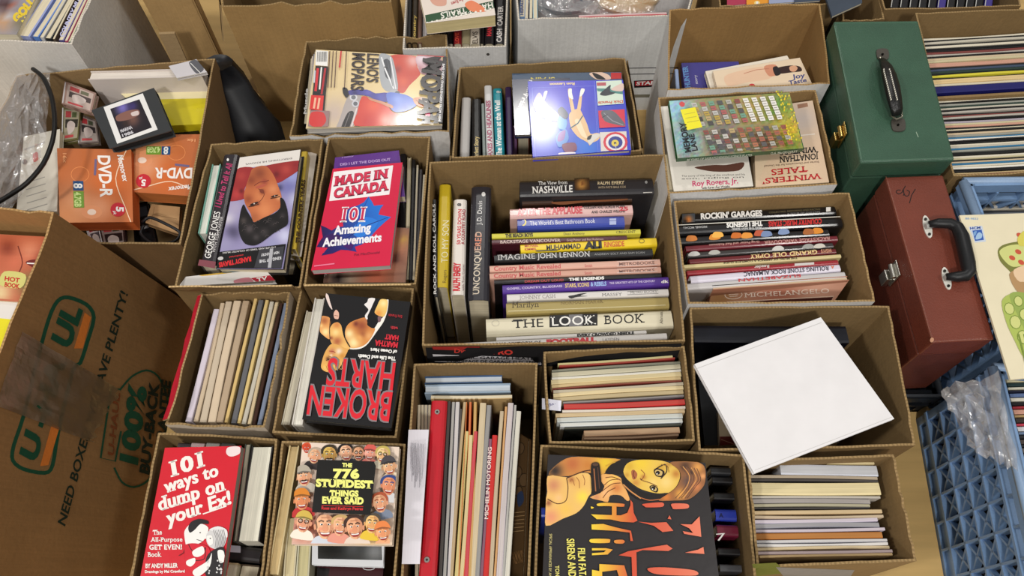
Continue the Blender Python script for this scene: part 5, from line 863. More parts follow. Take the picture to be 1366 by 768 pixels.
# ============================================================ red joke book carton
def ex(s):
    s.view(170, 570, 3.881)
    W_ = (238, 232, 226)
    s.view(200, 590, 4.314)
    for o in (0, 5):
        s.text('101', (120+o, 196), (314+o, 132), (-14, -86), W_, .03, True); s.text('ways to', (86+o, 290), (393+o, 190), (-12, -74), W_, .02, True); s.text('dump on', (52+o, 394), (434+o, 272), (-12, -80), W_, .02, True); s.text('your Ex!', (100+o, 474), (466+o, 350), (-12, -78), W_, .025, True)
    s.line([(305, 412), (441, 366)], 7, W_)
    s.view(170, 570, 3.881)
    s.text('The', (132, 556), (180, 553), 26, W_, .02, True); s.text('All-Purpose', (120, 592), (286, 590), 24, W_, .02, True); s.text('GET EVEN!', (114, 632), (284, 630), 26, W_, .03, True); s.text('Book', (106, 670), (178, 668), 26, W_, .02, True); s.text('BY ANDY MILLER', (95, 727), (262, 724), 22, W_, .04); s.text('Drawings by Mal Crawford', (92, 753), (298, 750), 14, W_, .04)
    s.sm([(512, 130), (520, 105), (560, 98), (585, 105), (582, 135), (550, 150), (525, 148)], (232, 214, 214), 1)
    s.sm([(296, 560), (300, 530), (330, 500), (390, 500), (420, 520), (412, 560), (390, 590), (350, 610), (310, 620)], WT); s.sm([(316, 520), (330, 490), (370, 474), (415, 482), (420, 500), (380, 500), (350, 530), (325, 545)], (40, 36, 40)); s.sm([(400, 548), (420, 560), (408, 576), (395, 572)], WT, 1); s.ell(378, 545, 4, 3, 0, BK); s.line([(360, 580), (390, 590)], 3, BK); s.line([(300, 620), (292, 650), (268, 664)], 3, BK)
    s.sm([(300, 610), (350, 600), (420, 620), (430, 680), (400, 740), (360, 768), (310, 720), (300, 660)], (206, 28, 48)); s.line(smooth([(318, 605), (340, 640), (390, 650), (405, 620), (400, 680), (350, 690)], 2, False), 4, BK); s.sm([(340, 640), (390, 615), (400, 650), (370, 670), (345, 665)], WT, 1); s.sm([(310, 690), (350, 676), (352, 700), (330, 720), (308, 710)], WT, 1)
    s.sm([(410, 560), (430, 530), (470, 515), (510, 530), (515, 580), (490, 630), (440, 625), (415, 600)], (206, 204, 204)); s.sm([(425, 530), (470, 512), (515, 530), (518, 570), (490, 560), (460, 540)], (226, 224, 224)); 
    for i in range(7): s.line([(446+i*9, 530), (462+i*8, 575), (456+i*7, 625)], 2.4, (110, 108, 110))
    s.sm([(412, 566), (440, 560), (446, 600), (425, 610)], WT, 1); s.ell(432, 575, 4, 3, 0, BK); s.sm([(410, 680), (440, 640), (500, 620), (512, 700), (500, 768), (410, 768)], (40, 36, 40)); s.sm([(470, 640), (500, 640), (506, 690), (480, 700)], WT, 1); s.sm([(345, 740), (420, 690), (440, 650), (430, 720), (380, 768), (350, 768)], WT, 1)
    for i in range(18): s.ell(rnd.uniform(415, 495), rnd.uniform(690, 765), 5, 5, 0, (206, 204, 204), 6)
flat('paperback_book', 'bright red paperback with slanted white title about dumping an ex', [(220, 597), (322, 594.5), (291, 806), (180, 806)], .318, .016, (206, 26, 44), ex, s=(.03, .02), hard=False, spine=3, pg=(150, 140, 130))
strip('hardcover_book', 'thick book with cream pages upward beside the red joke book', (336, 595), (316, 722), (28, 2), .285, (40, 36, 38), style='edge', pg=(236, 232, 214))
strip('hardcover_book', 'dark green edged book between the red joke book and the thick cream one', (327, 592), (311, 722), (8, 0), .28, (70, 74, 64), style='edge', pg=(206, 200, 176))
for i, (x, c) in enumerate(((246, (60, 50, 54)), (264, (200, 176, 176)), (284, (160, 160, 154)), (304, (70, 70, 66)))):
    strip('paperback_book', f'book end poking up behind the red joke book, {nth(i+1)} along', (x-8, 590), (x+9, 591), (0, 6), .27, c, style='spine')
strip('hardcover_book', 'dark book with a white price tag in the red joke book carton', (305, 726), (350, 731), (0, 20), .25, (52, 48, 50), art=lambda s: s.poly([(307, 727), (321, 728), (321, 737), (306, 736)], (216, 214, 226)))
strip('paperback_book', 'tan paged book near the rim of the red joke book carton', (304, 750), (318, 751), (-3, 40), .25, (190, 170, 130), style='edge')
strip('hardcover_book', 'brown book by the side of the red joke book carton', (322, 752), (346, 754), (-3, 44), .24, (80, 66, 50), style='edge')
# ============================================================ cartoon heads carton
def stup(s):
    s.view(340, 570, 3.881)
    s.soft([(248, 76), (748, 102), (710, 608), (190, 604)], 10, 10, splats((226, 206, 190), [(250, 520, 90, (206, 120, 100)), (650, 200, 90, (230, 210, 190)), (600, 560, 80, (226, 190, 130))]))
    H = [(268, 108, 22, 0, (206, 70, 40), (206, 80, 40), None, None, 0, 0), (310, 150, 34, 12, (232, 180, 140), (180, 160, 140), None, (60, 50, 50), 0, 0), (388, 145, 40, 0, (216, 180, 90), (60, 50, 36), None, (206, 170, 60), 1, 0), (475, 135, 38, -6, (232, 186, 150), (30, 26, 30), None, (40, 40, 60), 0, 0), (540, 140, 32, 0, (226, 170, 130), (90, 70, 50), None, (60, 56, 60), 1, 1), (600, 140, 34, 6, (232, 170, 150), (176, 70, 50), (206, 90, 80), (226, 120, 110), 0, 0), (665, 150, 36, 8, (236, 206, 150), (190, 170, 90), None, (226, 214, 190), 0, 1), (700, 210, 40, -10, (230, 186, 140), (60, 56, 56), (70, 66, 70), (226, 206, 180), 0, 0),
         (262, 262, 42, -8, (232, 180, 140), (70, 50, 40), (176, 166, 150), (190, 180, 166), 1, 0), (700, 310, 42, 6, (226, 150, 110), (50, 70, 130), None, (206, 204, 206), 0, 0), (655, 400, 42, -8, (236, 180, 140), (170, 80, 50), None, (120, 130, 150), 0, 0), (255, 385, 44, -4, (226, 150, 100), (206, 120, 40), (214, 130, 40), (190, 50, 50), 0, 0), (265, 500, 44, 8, (236, 176, 140), (220, 206, 150), (206, 176, 80), (236, 226, 210), 0, 1), (378, 520, 58, 0, (236, 180, 140), (120, 90, 70), None, (206, 210, 220), 0, 0), (455, 520, 44, 6, (236, 180, 140), (206, 170, 110), None, (226, 150, 130), 0, 0), (530, 530, 50, -6, (230, 170, 130), (70, 44, 36), None, (226, 206, 190), 0, 0), (620, 510, 42, 6, (236, 190, 120), (80, 70, 60), None, (226, 190, 60), 0, 0), (675, 555, 42, -6, (236, 170, 120), (206, 110, 50), (226, 130, 70), (230, 170, 130), 0, 0)]
    for i, (x, y, r, ro, sk, ha, hat, bd, ta, gl) in enumerate(H): toon(s, x, y, r, ro, sk, ha, hat, bd, bool(ta), i == 13, bool(gl))
    s.poly([(345, 182), (630, 192), (640, 215), (612, 464), (315, 450)], (26, 24, 22))
    Y = (236, 236, 130)
    s.text('THE', (468, 219), (519, 221), 20, Y, .06); s.text('776', (422, 275), (556, 277), 46, Y, .06, True); s.text('STUPIDEST', (334, 318), (627, 328), 38, Y, .06, True); s.text('THINGS', (403, 367), (552, 370), 30, Y, .06, True); s.text('EVER SAID', (367, 404), (578, 409), 34, Y, .06, True); s.line([(364, 416), (576, 422)], 3, (206, 40, 40)); s.text('Ross and Kathryn Petras', (364, 436), (575, 440), 15, (206, 50, 50), .04)
flat('paperback_book', 'square paperback crowded with cartoon heads around a black title panel', [(403.5, 589.5), (532.7, 596), (523, 727), (389, 726)], .325, .014, (226, 206, 190), stup, s=(.02, .05), hard=False, spine=3)
strip('paperback_book', 'tan paged paperback at the side of the cartoon heads carton', (386, 594), (357, 766), (13, 1), .282, (206, 186, 140), style='edge', pg=(206, 180, 130))
strip('paperback_book', 'cream paged paperback below the cartoon heads cover', (384, 690), (375, 800), (15, 1), .27, (200, 190, 160), style='edge', pg=(216, 202, 160))
strip('paperback_book', 'second cream paged paperback below the cartoon heads cover', (400, 690), (392, 800), (17, 1), .27, (190, 186, 160), style='edge', pg=(206, 196, 150))
def bw(s): s.soft([(424, 700), (508, 704), (510, 747), (424, 745)], 14, 9, splats((50, 52, 52), [(500, 735, 14, (130, 132, 134)), (470, 730, 10, (80, 82, 84)), (440, 735, 16, (26, 28, 28))]))
flat('hardcover_book', 'white bordered black and white photo cover under the cartoon heads', [(417, 690), (514, 692), (511, 756), (416, 753)], .275, .012, (212, 214, 218), bw)
flat('hardcover_book', 'dark red cover at the bottom of the cartoon heads carton', [(424, 745), (512, 748), (508, 806), (420, 806)], .245, .012, (70, 22, 28), lambda s: (s.poly([(422, 756), (440, 758), (438, 768), (420, 768)], (30, 24, 26)), s.line(blob(492, 757, 8, 3, 0, 10), 1, (190, 190, 190), True)))
# ============================================================ red binder carton
t = strip('ring_binder', 'glossy red ring binder with two metal rivets on its spine', (575.5, 534), (556, 800), (21, 0), .275, (186, 26, 40), style='spine', m='gloss', cat='binder')
for x, y in ((583.3, 549.5), (569.5, 746.5)):
    k = MB(); p = P(x, y, .276); k.prism([p+V((.0042*math.cos(a), .0042*math.sin(a), .0016)) for a in [2*math.pi*i/12 for i in range(12)]], V((0, 0, -.003)), (196, 192, 186), 'metal'); k.prism([p+V((.0018*math.cos(a), .0018*math.sin(a), .0022)) for a in [2*math.pi*i/8 for i in range(8)]], V((0, 0, -.001)), (40, 40, 40), 'rubber'); k.build('rivet', t)
strip('paperback_book', 'white paged book, farthest back in the red binder carton', (567, 502), (670, 500), (0, 10), .24, (60, 90, 130), style='edge', pg=(206, 214, 222))
strip('paperback_book', 'pale blue paged book just behind the red binder', (567, 513), (681, 511), (0, 12), .245, (150, 170, 190), style='edge', pg=(206, 216, 226))
strip('magazine', 'tan magazine crossing behind the red binder', (575, 527), (683, 526), (0, 5), .25, (190, 160, 110), style='mag', cat='magazine')
BN = [(597, 585, 5, (36, 34, 38), 535), (603, 591, 4, (150, 150, 150), 536), (608, 597, 5, (200, 196, 200), 536), (614, 601, 3, (44, 40, 44), 545), (618, 600, 4, (176, 150, 110), 536), (623, 606, 5, (206, 190, 120), 575), (622, 612, 1, (220, 120, 50), 536), (629, 612, 5, (216, 196, 140), 580), (626, 618, 3, (206, 90, 40), 536), (635, 619, 5, (196, 40, 56), 575), (632, 625, 4, (196, 150, 80), 536), (640.5, 625, 8, (206, 186, 150), 537), (649.5, 633, 6, (130, 130, 134), 540), (656, 639.5, 4, (110, 60, 90), 585), (660, 644, 7, (196, 44, 40), 580), (668, 652, 5, (190, 170, 140), 548), (674, 658, 3, (206, 150, 90), 542), (678, 662, 7, (200, 190, 196), 537), (686, 669.5, 3, (170, 170, 170), 540), (690, 673, 6, (216, 214, 204), 548)]
bnx = [597]
for i, (x, xb, w_, c, y) in enumerate(sorted(BN)):
    b = (xb - (800-768)*.06, 800); xt = x+(y-536)*-.075 if y > 540 else x
    tx = ()
    if i == 14: tx = None
    strip('magazine', f'{cname(c)} magazine standing {nth(i+1)} along from the red binder', (xt, y), b, (w_, 0), .262, c, style='mag' if i not in (14,) else 'spine', cat='magazine', group='magazines beside the red binder', m='gloss' if c[0] < 60 or c == (196, 44, 40) else 'paper', pg=mixc(c, (226, 214, 190), .25),
          text=[('MICHELIN MOTORING', (x-9, 692), (x-4, 596), (-5, 0), (236, 214, 206), .02)] if c == (196, 44, 40) else [('ROCK THIS TOWN', (x-10, 700), (x-5, 600), (-4, 0), (190, 190, 190), .02)] if i == 0 else ())
for i in range(4): strip('magazine', f'page edge of a cream magazine, {nth(i+1)} along behind the curled paper sheet', (557+i*4.6, 540), (553+i*4.6, 800), (4.2, 0), .235, [(196, 184, 160), (160, 146, 126), (200, 196, 190), (120, 110, 100)][i], style='mag', cat='magazine', group='magazines behind the paper sheet')
# curled paper sheet
k = MB(); nx, ny = 6, 14; pts = []
for j in range(ny+1):
    for i in range(nx+1):
        u, v = i/nx, j/ny; x = lerp(lerp(545, 536, v), lerp(572, 560, v), u); y = lerp(573, 752, v); pts.append(P(x, y, .285+.012*math.sin(v*2.6)+.008*(1-u)**2-.006*u))
k.mesh(pts, [[j*(nx+1)+i, j*(nx+1)+i+1, (j+1)*(nx+1)+i+1, (j+1)*(nx+1)+i] for j in range(ny) for i in range(nx)], (222, 218, 226), 'paper')
ps = Sheet(k, P(555, 650, .2975), V((0, 0, 1)), 'paper')
for i in range(9): ps.line([(548.5+i*2, 590+i*.3), (547.5+i*2, 650-(i % 3)*8)], .8, (150, 148, 156))
ob = k.build('paper_sheet'); sm_ = ob.modifiers.new('thickness', 'SOLIDIFY'); sm_.thickness = .0004; tag(ob, 'curled white printed sheet tucked beside the red binder', 'paper sheet')
def brownc(s):
    for x, y, r in ((694, 598, 8), (690, 630, 9), (699, 640, 9), (692, 655, 7)): s.ell(x, y, r*.7, r, 10, (96, 74, 50)); s.line(blob(x, y, r*.7, r, 10, 12), .8, (40, 30, 24), True)
    s.sm([(690, 660), (697, 655), (699, 668), (692, 676)], (46, 60, 90), 1)
    for i in range(6): s.line([(684, 684+i*5), (704, 682+i*5)], 1, (160, 130, 90))
    s.text('FILM MUSIC', (686, 752), (703, 748), 16, (130, 96, 60), .03)
flat('hardcover_book', 'dark brown illustrated cover leaning on the side of the red binder carton', [(688, 575), (704, 585), (696, 790), (677, 790)], .21, .01, (84, 62, 38), brownc, s=(.9, 0))
# ============================================================ small magazine carton
SM = [(741, 484, 900, 473.5, 3, (206, 196, 140)), (743, 486.5, 903, 476, 2.6, (150, 46, 40)), (733, 493, 910, 481.5, 3, (120, 122, 110)), (733, 496.5, 910, 485, 6, (196, 190, 166)), (733, 503, 911, 492, 3, (226, 224, 218)), (732, 506.5, 911, 495.5, 6, (214, 196, 150)), (733, 513, 911, 502, 4, (206, 180, 130)), (734, 517.5, 912, 506.5, 2, (120, 50, 40)), (735, 520, 914, 509, 4, (186, 176, 156)), (735, 524.5, 914, 514, 5, (226, 206, 160)), (735, 530, 914, 519.5, 5, (190, 170, 130)), (748, 535.5, 915, 526, 2.4, (130, 126, 130)), (749, 538.5, 916, 532, 7, (190, 44, 44)), (747, 546.5, 917, 541, 3.4, (226, 216, 206)), (738, 551, 916, 545, 5, (206, 180, 140)), (740, 557, 913, 551, 6, (200, 206, 206)), (744, 564, 913, 558, 5, (214, 218, 218)), (750, 570, 912, 565, 2.5, (40, 44, 40)), (776, 574, 909, 569, 8, (176, 140, 110)), (776, 583, 908, 578, 3, (120, 90, 70))]
for i, (x0, y0, x1, y1, w_, c) in enumerate(SM):
    strip('magazine', f'{cname(c)} magazine, {nth(i+1)} from the back of the small magazine carton', (x0+3, y0), (x1-3, y1), (0, w_), .265, c, style='mag', m='paper', cat='magazine', group='magazines in the small carton', pg=mixc(c, (226, 214, 180), .2))
k = MB(); q = [P(x, y, z_) for x, y, z_ in ((723, 531, .272), (749, 534, .268), (748, 548, .267), (723, 545.5, .27))]; n_ = (q[1]-q[0]).cross(q[3]-q[0]); k.prism(q, V((0, 0, -.0006)), (222, 222, 236), 'paper')
s_ = Sheet(k, q[0], n_, 'paper'); s_.text('40833', (727.5, 543), (746, 544.5), 6, (110, 110, 150), .02); tag(k.build('price_tag'), 'small white paper tag with a stamped number on the magazine carton', 'tag')
# ============================================================ black film book
def bad(s):
    BKc = (44, 40, 42); s.view(720, 600, 5.94)
    s.paint([(70, 195), (140, 110), (250, 56), (450, 60), (640, 76), (560, 130), (520, 180), (470, 200), (340, 172), (230, 206)], splats((204, 138, 70), [(520, 100, 80, (226, 190, 50)), (260, 110, 60, (186, 106, 60)), (120, 165, 60, (60, 46, 40)), (380, 120, 40, (196, 124, 56))]), 8)
    s.paint([(64, 205), (220, 216), (330, 182), (400, 200), (410, 330), (385, 370), (350, 440), (290, 500), (180, 545), (48, 600), (45, 420), (60, 330)], splats((234, 188, 108), [(110, 280, 56, (204, 138, 98)), (300, 260, 50, (228, 176, 98)), (340, 370, 50, (248, 216, 80)), (200, 470, 60, (236, 190, 90)), (90, 530, 60, (226, 150, 110)), (250, 235, 26, (176, 112, 66)), (150, 380, 30, (240, 190, 130)), (70, 420, 24, (150, 90, 60))]), 8)
    D = (84, 48, 28)
    s.line(smooth([(62, 388), (140, 426), (208, 400), (224, 300), (212, 224)], 2, False), 7, D); s.line(smooth([(212, 224), (280, 195), (345, 170), (400, 160)], 2, False), 9, D)
    for q in ([(240, 250), (258, 232), (276, 282)], [(290, 216), (312, 250), (314, 304)], [(340, 196), (356, 240), (352, 280)]): s.line(smooth(q, 2, False), 5, (160, 100, 56))
    s.paint([(476, 200), (560, 190), (640, 220), (662, 270), (690, 330), (712, 392), (690, 402), (640, 360), (560, 360), (540, 412), (490, 402), (398, 376), (480, 340), (512, 290), (488, 250)], splats((228, 168, 98), [(560, 250, 34, (248, 204, 110)), (520, 340, 40, (240, 182, 124)), (610, 300, 40, (204, 126, 66)), (600, 220, 26, (240, 196, 90)), (450, 375, 26, (206, 140, 96))]), 7)
    for q in ([(510, 280), (560, 240), (630, 232)], [(490, 330), (570, 272), (640, 262)], [(520, 220), (580, 215), (640, 240)], [(500, 380), (540, 330), (600, 300)]): s.line(smooth(q, 2, False), 6, (110, 60, 30))
    s.sm([(518, 186), (560, 120), (650, 76), (722, 70), (684, 120), (662, 180), (600, 192)], (40, 32, 30)); s.line([(520, 130), (556, 112), (600, 96)], 6, (206, 160, 50))
    s.paint([(662, 170), (690, 110), (760, 82), (860, 78), (960, 85), (1040, 110), (1100, 160), (1110, 220), (1080, 290), (1020, 340), (940, 345), (860, 330), (780, 300), (690, 230)], splats((226, 188, 84), [(800, 100, 80, (236, 200, 60)), (1000, 255, 60, (242, 208, 126)), (900, 262, 40, (238, 202, 116)), (710, 130, 36, (214, 172, 56)), (822, 215, 20, (184, 122, 56)), (1080, 190, 34, (190, 128, 56)), (760, 262, 34, (200, 142, 66)), (690, 200, 20, (200, 150, 60)), (960, 150, 30, (206, 160, 60)), (1020, 110, 26, (190, 140, 60))]), 6)
    s.sm([(724, 172), (746, 158), (772, 190), (762, 226), (736, 232)], (166, 96, 60)); s.line(smooth([(748, 164), (740, 196), (754, 228)], 2, False), 5, (84, 40, 28)); s.line(smooth([(800, 158), (830, 192), (806, 236), (794, 222)], 2, False), 6, (150, 90, 40)); s.ell(804, 236, 9, 6, 30, (110, 60, 34))
    for pts, ix, iy in (([(902, 164), (930, 145), (986, 170), (974, 214), (930, 212), (912, 196)], 934, 182), ([(868, 292), (898, 280), (936, 306), (926, 338), (884, 322)], 898, 304)):
        s.sm(pts, (46, 30, 24)); s.sm([(p[0]*.7+ix*.3, p[1]*.7+iy*.3) for p in pts], (206, 176, 110)); s.ell(ix, iy, 17, 15, 0, (36, 24, 20)); s.ell(ix-6, iy+8, 5, 5, 0, WT)
    s.line(smooth([(905, 160), (990, 116), (1004, 172), (958, 228)], 2, False), 8, (60, 36, 26)); s.line(smooth([(812, 244), (870, 262), (930, 290)], 2, False), 5, (120, 76, 40)); s.line(smooth([(960, 118), (1010, 130), (1022, 180)], 2, False), 4, (150, 100, 44))
    s.sm([(655, 205), (700, 262), (800, 332), (900, 352), (1014, 342), (960, 380), (900, 402), (790, 396), (700, 332), (650, 262)], (38, 30, 28)); s.line(smooth([(660, 275), (720, 330), (800, 385)], 2, False), 10, (206, 140, 80)); s.line(smooth([(800, 380), (870, 400), (960, 390)], 2, False), 6, (196, 110, 60))
    s.paint([(1030, 102), (1130, 92), (1240, 96), (1300, 130), (1312, 200), (1300, 280), (1240, 350), (1170, 395), (1060, 402), (940, 402), (1010, 352), (1080, 296), (1116, 220), (1100, 160)], splats((146, 96, 58), [(1250, 140, 44, (222, 156, 80)), (1150, 130, 40, (80, 54, 38)), (1170, 250, 46, (100, 74, 66)), (1110, 350, 40, (226, 160, 70)), (1240, 290, 40, (206, 128, 78)), (1000, 375, 40, (210, 124, 56)), (1290, 210, 24, (230, 160, 100)), (1200, 180, 20, (70, 50, 40))]), 7)
    for i in range(7): s.line(smooth([(1110+i*22, 130+i*3), (1165+i*18, 200+i*6), (1150+i*14, 290), (1070+i*16, 385)], 2, False), 4+i % 3, [(84, 56, 46), (226, 160, 90), (120, 80, 60)][i % 3])
    s.sm([(404, 132), (430, 101), (464, 106), (478, 150), (490, 310), (470, 336), (420, 342), (408, 300)], (44, 32, 28)); s.line([(428, 150), (442, 330)], 9, (160, 100, 62)); s.line([(458, 140), (472, 310)], 6, (90, 56, 40)); s.ell(440, 118, 24, 12, 0, (84, 60, 46))
    def gy(p): return mixc((238, 206, 60), (206, 84, 52), min(1, max(0, (p[0]-430)/300)))
    def gr(p): return mixc((206, 80, 54), (226, 124, 96), min(1, max(0, (p[0]-780)/500)))
    for q in ([(455, 428), (525, 420), (658, 428), (668, 440), (655, 452), (530, 446), (460, 446)], [(404, 450), (428, 459), (408, 468)]): s.sm(q, gy)
    for q in ([(570, 440), (606, 440), (606, 522), (570, 522)], [(405, 512), (560, 518), (640, 520), (692, 500), (716, 440), (716, 396), (734, 420), (742, 500), (772, 562), (740, 576), (640, 570), (560, 552), (450, 550)], [(408, 592), (500, 588), (600, 615), (720, 642), (736, 722), (716, 722), (710, 656), (600, 642), (410, 632)]): s.poly(q, gy)
    for q in ([(816, 430), (965, 418), (970, 452), (850, 457), (826, 448)], [(1044, 428), (1165, 430), (1170, 464), (1064, 471), (1048, 460)]): s.sm(q, gr)
    for q in ([(776, 570), (880, 580), (1000, 574), (1055, 642), (970, 652), (900, 602)], [(1110, 590), (1200, 592), (1262, 528), (1276, 690), (1140, 666), (1130, 645), (1212, 660), (1180, 622)], [(1010, 547), (1025, 520), (1040, 552)]): s.poly(q, gr)
    s.view(700, 580, 4.084)
    gy2 = lambda p: mixc((238, 206, 60), (206, 84, 52), min(1, max(0, (p[0]-380)/210))); gr2 = lambda p: mixc((206, 80, 54), (226, 124, 96), min(1, max(0, (p[0]-600)/350)))
    for q in ([(360, 568), (455, 568), (463, 579), (452, 589), (362, 588)], [(488, 575), (530, 572), (543, 582), (530, 593), (490, 590)]): s.sm(q, gy2)
    for q in ([(365, 618), (440, 618), (478, 625), (450, 652), (365, 656), (365, 645), (430, 640), (442, 629), (365, 630)], [(365, 735), (405, 742), (405, 704), (540, 711), (566, 800), (520, 800), (500, 736), (420, 746), (424, 900), (365, 900)]): s.poly(q, gy2)
    for q in ([(510, 656), (560, 635), (700, 610), (772, 599), (802, 620), (780, 633), (640, 628), (606, 640), (612, 900), (588, 900), (580, 666)], [(870, 642), (940, 626), (970, 611), (975, 649)]): s.poly(q, gr2)
    s.sm([(668, 727), (760, 722), (920, 738), (929, 766), (760, 763), (690, 752)], gr2); s.poly([(700, 800), (940, 806), (944, 880), (720, 876)], gr2)
    s.text('FILM FATALES,', (288, 618), (300, 850), (40, 0), (236, 226, 110), .02); s.text('SIRENS AND MOLLS', (228, 566), (245, 900), (42, 0), (236, 226, 110), .02); s.text('TONY TURTU', (165, 712), (172, 880), (22, 0), (226, 216, 120), .02); s.text('SPECIAL APPEARANCES BY ANGIE DICKINSON', (134, 540), (128, 900), (15, 0), (214, 200, 130), .0)
    s.poly([(124, 108), (980, 150), (1000, 240), (990, 242), (124, 218)], (0, 0, 0)) if False else None
flat('hardcover_book', 'large black film book with an orange portrait and sideways title', [(731, 606), (941, 617), (964, 812), (722, 812)], .312, .018, (48, 44, 46), bad, s=(0, .06), spine=3)
for i, (y, c, d, tx) in enumerate([(622, (50, 52, 56), 'grey', ()), (634, (34, 34, 38), 'black', ()), (656, (30, 30, 34), 'black', ()), (678, (40, 60, 170), 'bright blue', [('A', (959, 690), (965, 690), 6, (20, 24, 60), .02)]), (699, (110, 24, 50), 'dark crimson', [('7', (956, 721), (968, 720), 10, WT, .0)]), (730, (30, 28, 32), 'black', ()), (752, (70, 70, 74), 'dark grey', ())]):
    strip('dvd_case', f'{d} plastic case, {nth(i+1)} from the back beside the film book', (948+i*2, y), (974+i*2.5, y+1), (0, 16 if i in (3, 4) else 10), .24-.008*(i % 2), c, style='spine', m='gloss', text=tx, cat='disc case', group='plastic cases beside the film book')
strip('dvd_case', 'blue case showing at the other side of the film book', (722, 676), (731, 676), (0, 14), .25, (50, 70, 180), m='gloss', cat='disc case')
# ============================================================ bare white square cover
def wh(s): s.line([(928, 492), (1096, 430)], 1, (196, 194, 194)); s.line([(1007, 627), (1190, 556)], .8, (200, 198, 198))
flat('album_box', 'plain white square album cover lying across two cartons', [(926.5, 485.5), (1095, 423), (1193, 558.5), (1006, 631.5)], .305, .010, (226, 224, 226), wh, s=(-.03, .05), hard=True, m='satin', spine=0, cat='album')
strip('record_sleeve', 'dark navy record sleeve standing behind the white album cover', (924, 434), (1128, 435), (0, 22), .25, (20, 24, 40), m='gloss', style='sleeve', cat='record', h=.2)
flat('record_sleeve', 'black glossy sleeve lying low under the white album cover', [(927, 462), (1100, 458), (1120, 590), (940, 594)], .15, .05, (22, 24, 32), None, hard=False, cat='record')
flat('paperback_book', 'cream and red patterned cover under the corner of the white album', [(958, 548), (992, 552), (1010, 590), (960, 594)], .17, .012, (200, 180, 150), lambda s: (s.poly([(960, 582), (1000, 582), (1006, 594), (960, 596)], (120, 40, 36)), s.line([(962, 586), (990, 596), (1004, 584)], .8, (210, 160, 130))), hard=False)
# ============================================================ magazines on the wood side
LM = [(1080, 614.5, 1166, 616, 3, (214, 196, 150)), (1040, 618.5, 1169, 621, 14, (196, 200, 212)), (1000, 633, 1170, 635.5, 4, (176, 160, 140)), (997, 638.5, 1171, 640, 3, (60, 56, 58)), (998, 643.5, 1172, 643.5, 16, (222, 206, 160)), (998, 661, 1174, 661.5, 3, (190, 184, 176)), (999, 665, 1160, 665.5, 6, (156, 150, 150)), (999, 672, 1160, 672, 4, (170, 164, 140)), (1000, 676.5, 1160, 675.5, 2, (60, 58, 60)), (1002, 681, 1176, 679, 5, (206, 180, 140)), (1001, 687, 1178, 686, 4, (196, 176, 150)), (1001, 693, 1170, 690, 5, (206, 196, 214)), (1002, 699, 1172, 696.5, 6, (150, 150, 160)), (1004, 706, 1180, 703, 4, (200, 190, 206)), (1006, 711.5, 1176, 709, 8, (176, 110, 50)), (1006, 720.5, 1183, 718, 3.6, (206, 206, 212)), (1007, 725, 1184, 722.5, 4, (222, 220, 222)), (1008, 730.5, 1186, 727.5, 4, (206, 186, 150)), (1010, 735.5, 1190, 732.5, 4, (190, 170, 176)), (1013, 740.5, 1190, 737, 3.6, (196, 166, 120))]
for i, (x0, y0, x1, y1, w_, c) in enumerate(LM):
    strip('magazine', f'{cname(c)} magazine, {nth(i+1)} from the back of the carton on the bare wood', (x0, y0), (x1, y1), (0, w_), .262, c, style='mag', m='gloss' if i == 1 else 'paper', cat='magazine', group='magazines in the carton on the bare wood', pg=mixc(c, (226, 214, 180), .15))
# ============================================================ discs, frame and yellow books
def memo(A, B, C_, D_, s, big, flip):
    """printed spindle box front: A top-left.. as read; the title runs from A side to B side"""
    lp = lambda u, v: (lerp(lerp(A[0], B[0], u), lerp(D_[0], C_[0], u), v), lerp(lerp(A[1], B[1], u), lerp(D_[1], C_[1], u), v))
    s.soft([A, B, C_, D_], 18, 18, lambda p: splats((186, 104, 58), [(*lp(.75, .75), 22, (232, 170, 130)), (*lp(.5, .3), 24, (206, 100, 40)), (*lp(.8, .45), 18, (222, 150, 110)), (*lp(.95, .9), 26, (226, 150, 100))])(p))
    s.ell(*lp(.86, .56), 14, 9, 0, (226, 150, 106)); s.ell(*lp(.86, .56), 6, 4, 0, (240, 214, 196)); s.line(blob(*lp(.35, .7), 12, 10, 0, 18), .8, (226, 140, 84), True)
    s.line(smooth([lp(.0, .06), lp(.4, .22), lp(.8, .10), lp(1, .03)], 2, False), 1.2, (240, 206, 176)); s.line([lp(.14, .48), lp(.36, .5)], 3, (110, 96, 130))
    up = lambda h: tuple((lp(0, 0)[i]-lp(0, 1)[i])*h for i in (0, 1))
    s.text('DVD-R', lp(.09, .45), lp(.66, .45-.02), up(.17), (238, 232, 228), .03); s.text('Memorex', lp(.08, .19), lp(.44, .12), up(.08), (238, 232, 228), .02)
    q = [lp(.44, .66), lp(.57, .66), lp(.57, .80), lp(.44, .80)]; s.poly(q, (36, 80, 130)); s.text('8', lp(.47, .79), lp(.54, .79), up(.12), WT, .03); s.poly([lp(.58, .66), lp(.80, .66), lp(.80, .80), lp(.58, .80)], (120, 160, 60)); s.text('4.7GB', lp(.59, .785), lp(.79, .785), up(.09), (210, 230, 150), .04)
    s.ell(*lp(.83, .2), 10, 9.4, 0, (196, 34, 50)); s.text('5', lp(.79, .22), lp(.86, .22), up(.10), WT, .04); s.text('pk', lp(.85, .26), lp(.90, .26), up(.04), WT, .02); s.text('16x', lp(.07, .92), lp(.2, .92), up(.05), (232, 160, 110), .03)
flat('disc_package', 'orange recordable disc package lying nearest the moving carton', [(76, 197.5), (175, 199.5), (177.5, 296), (80, 297)], .28, .03, (186, 104, 58), lambda s: memo((175, 199.5), (177.5, 296), (80, 297), (76, 197.5), s, 1, 0), s=(0, .05), hard=False, pg=(190, 90, 40), cat='disc package')
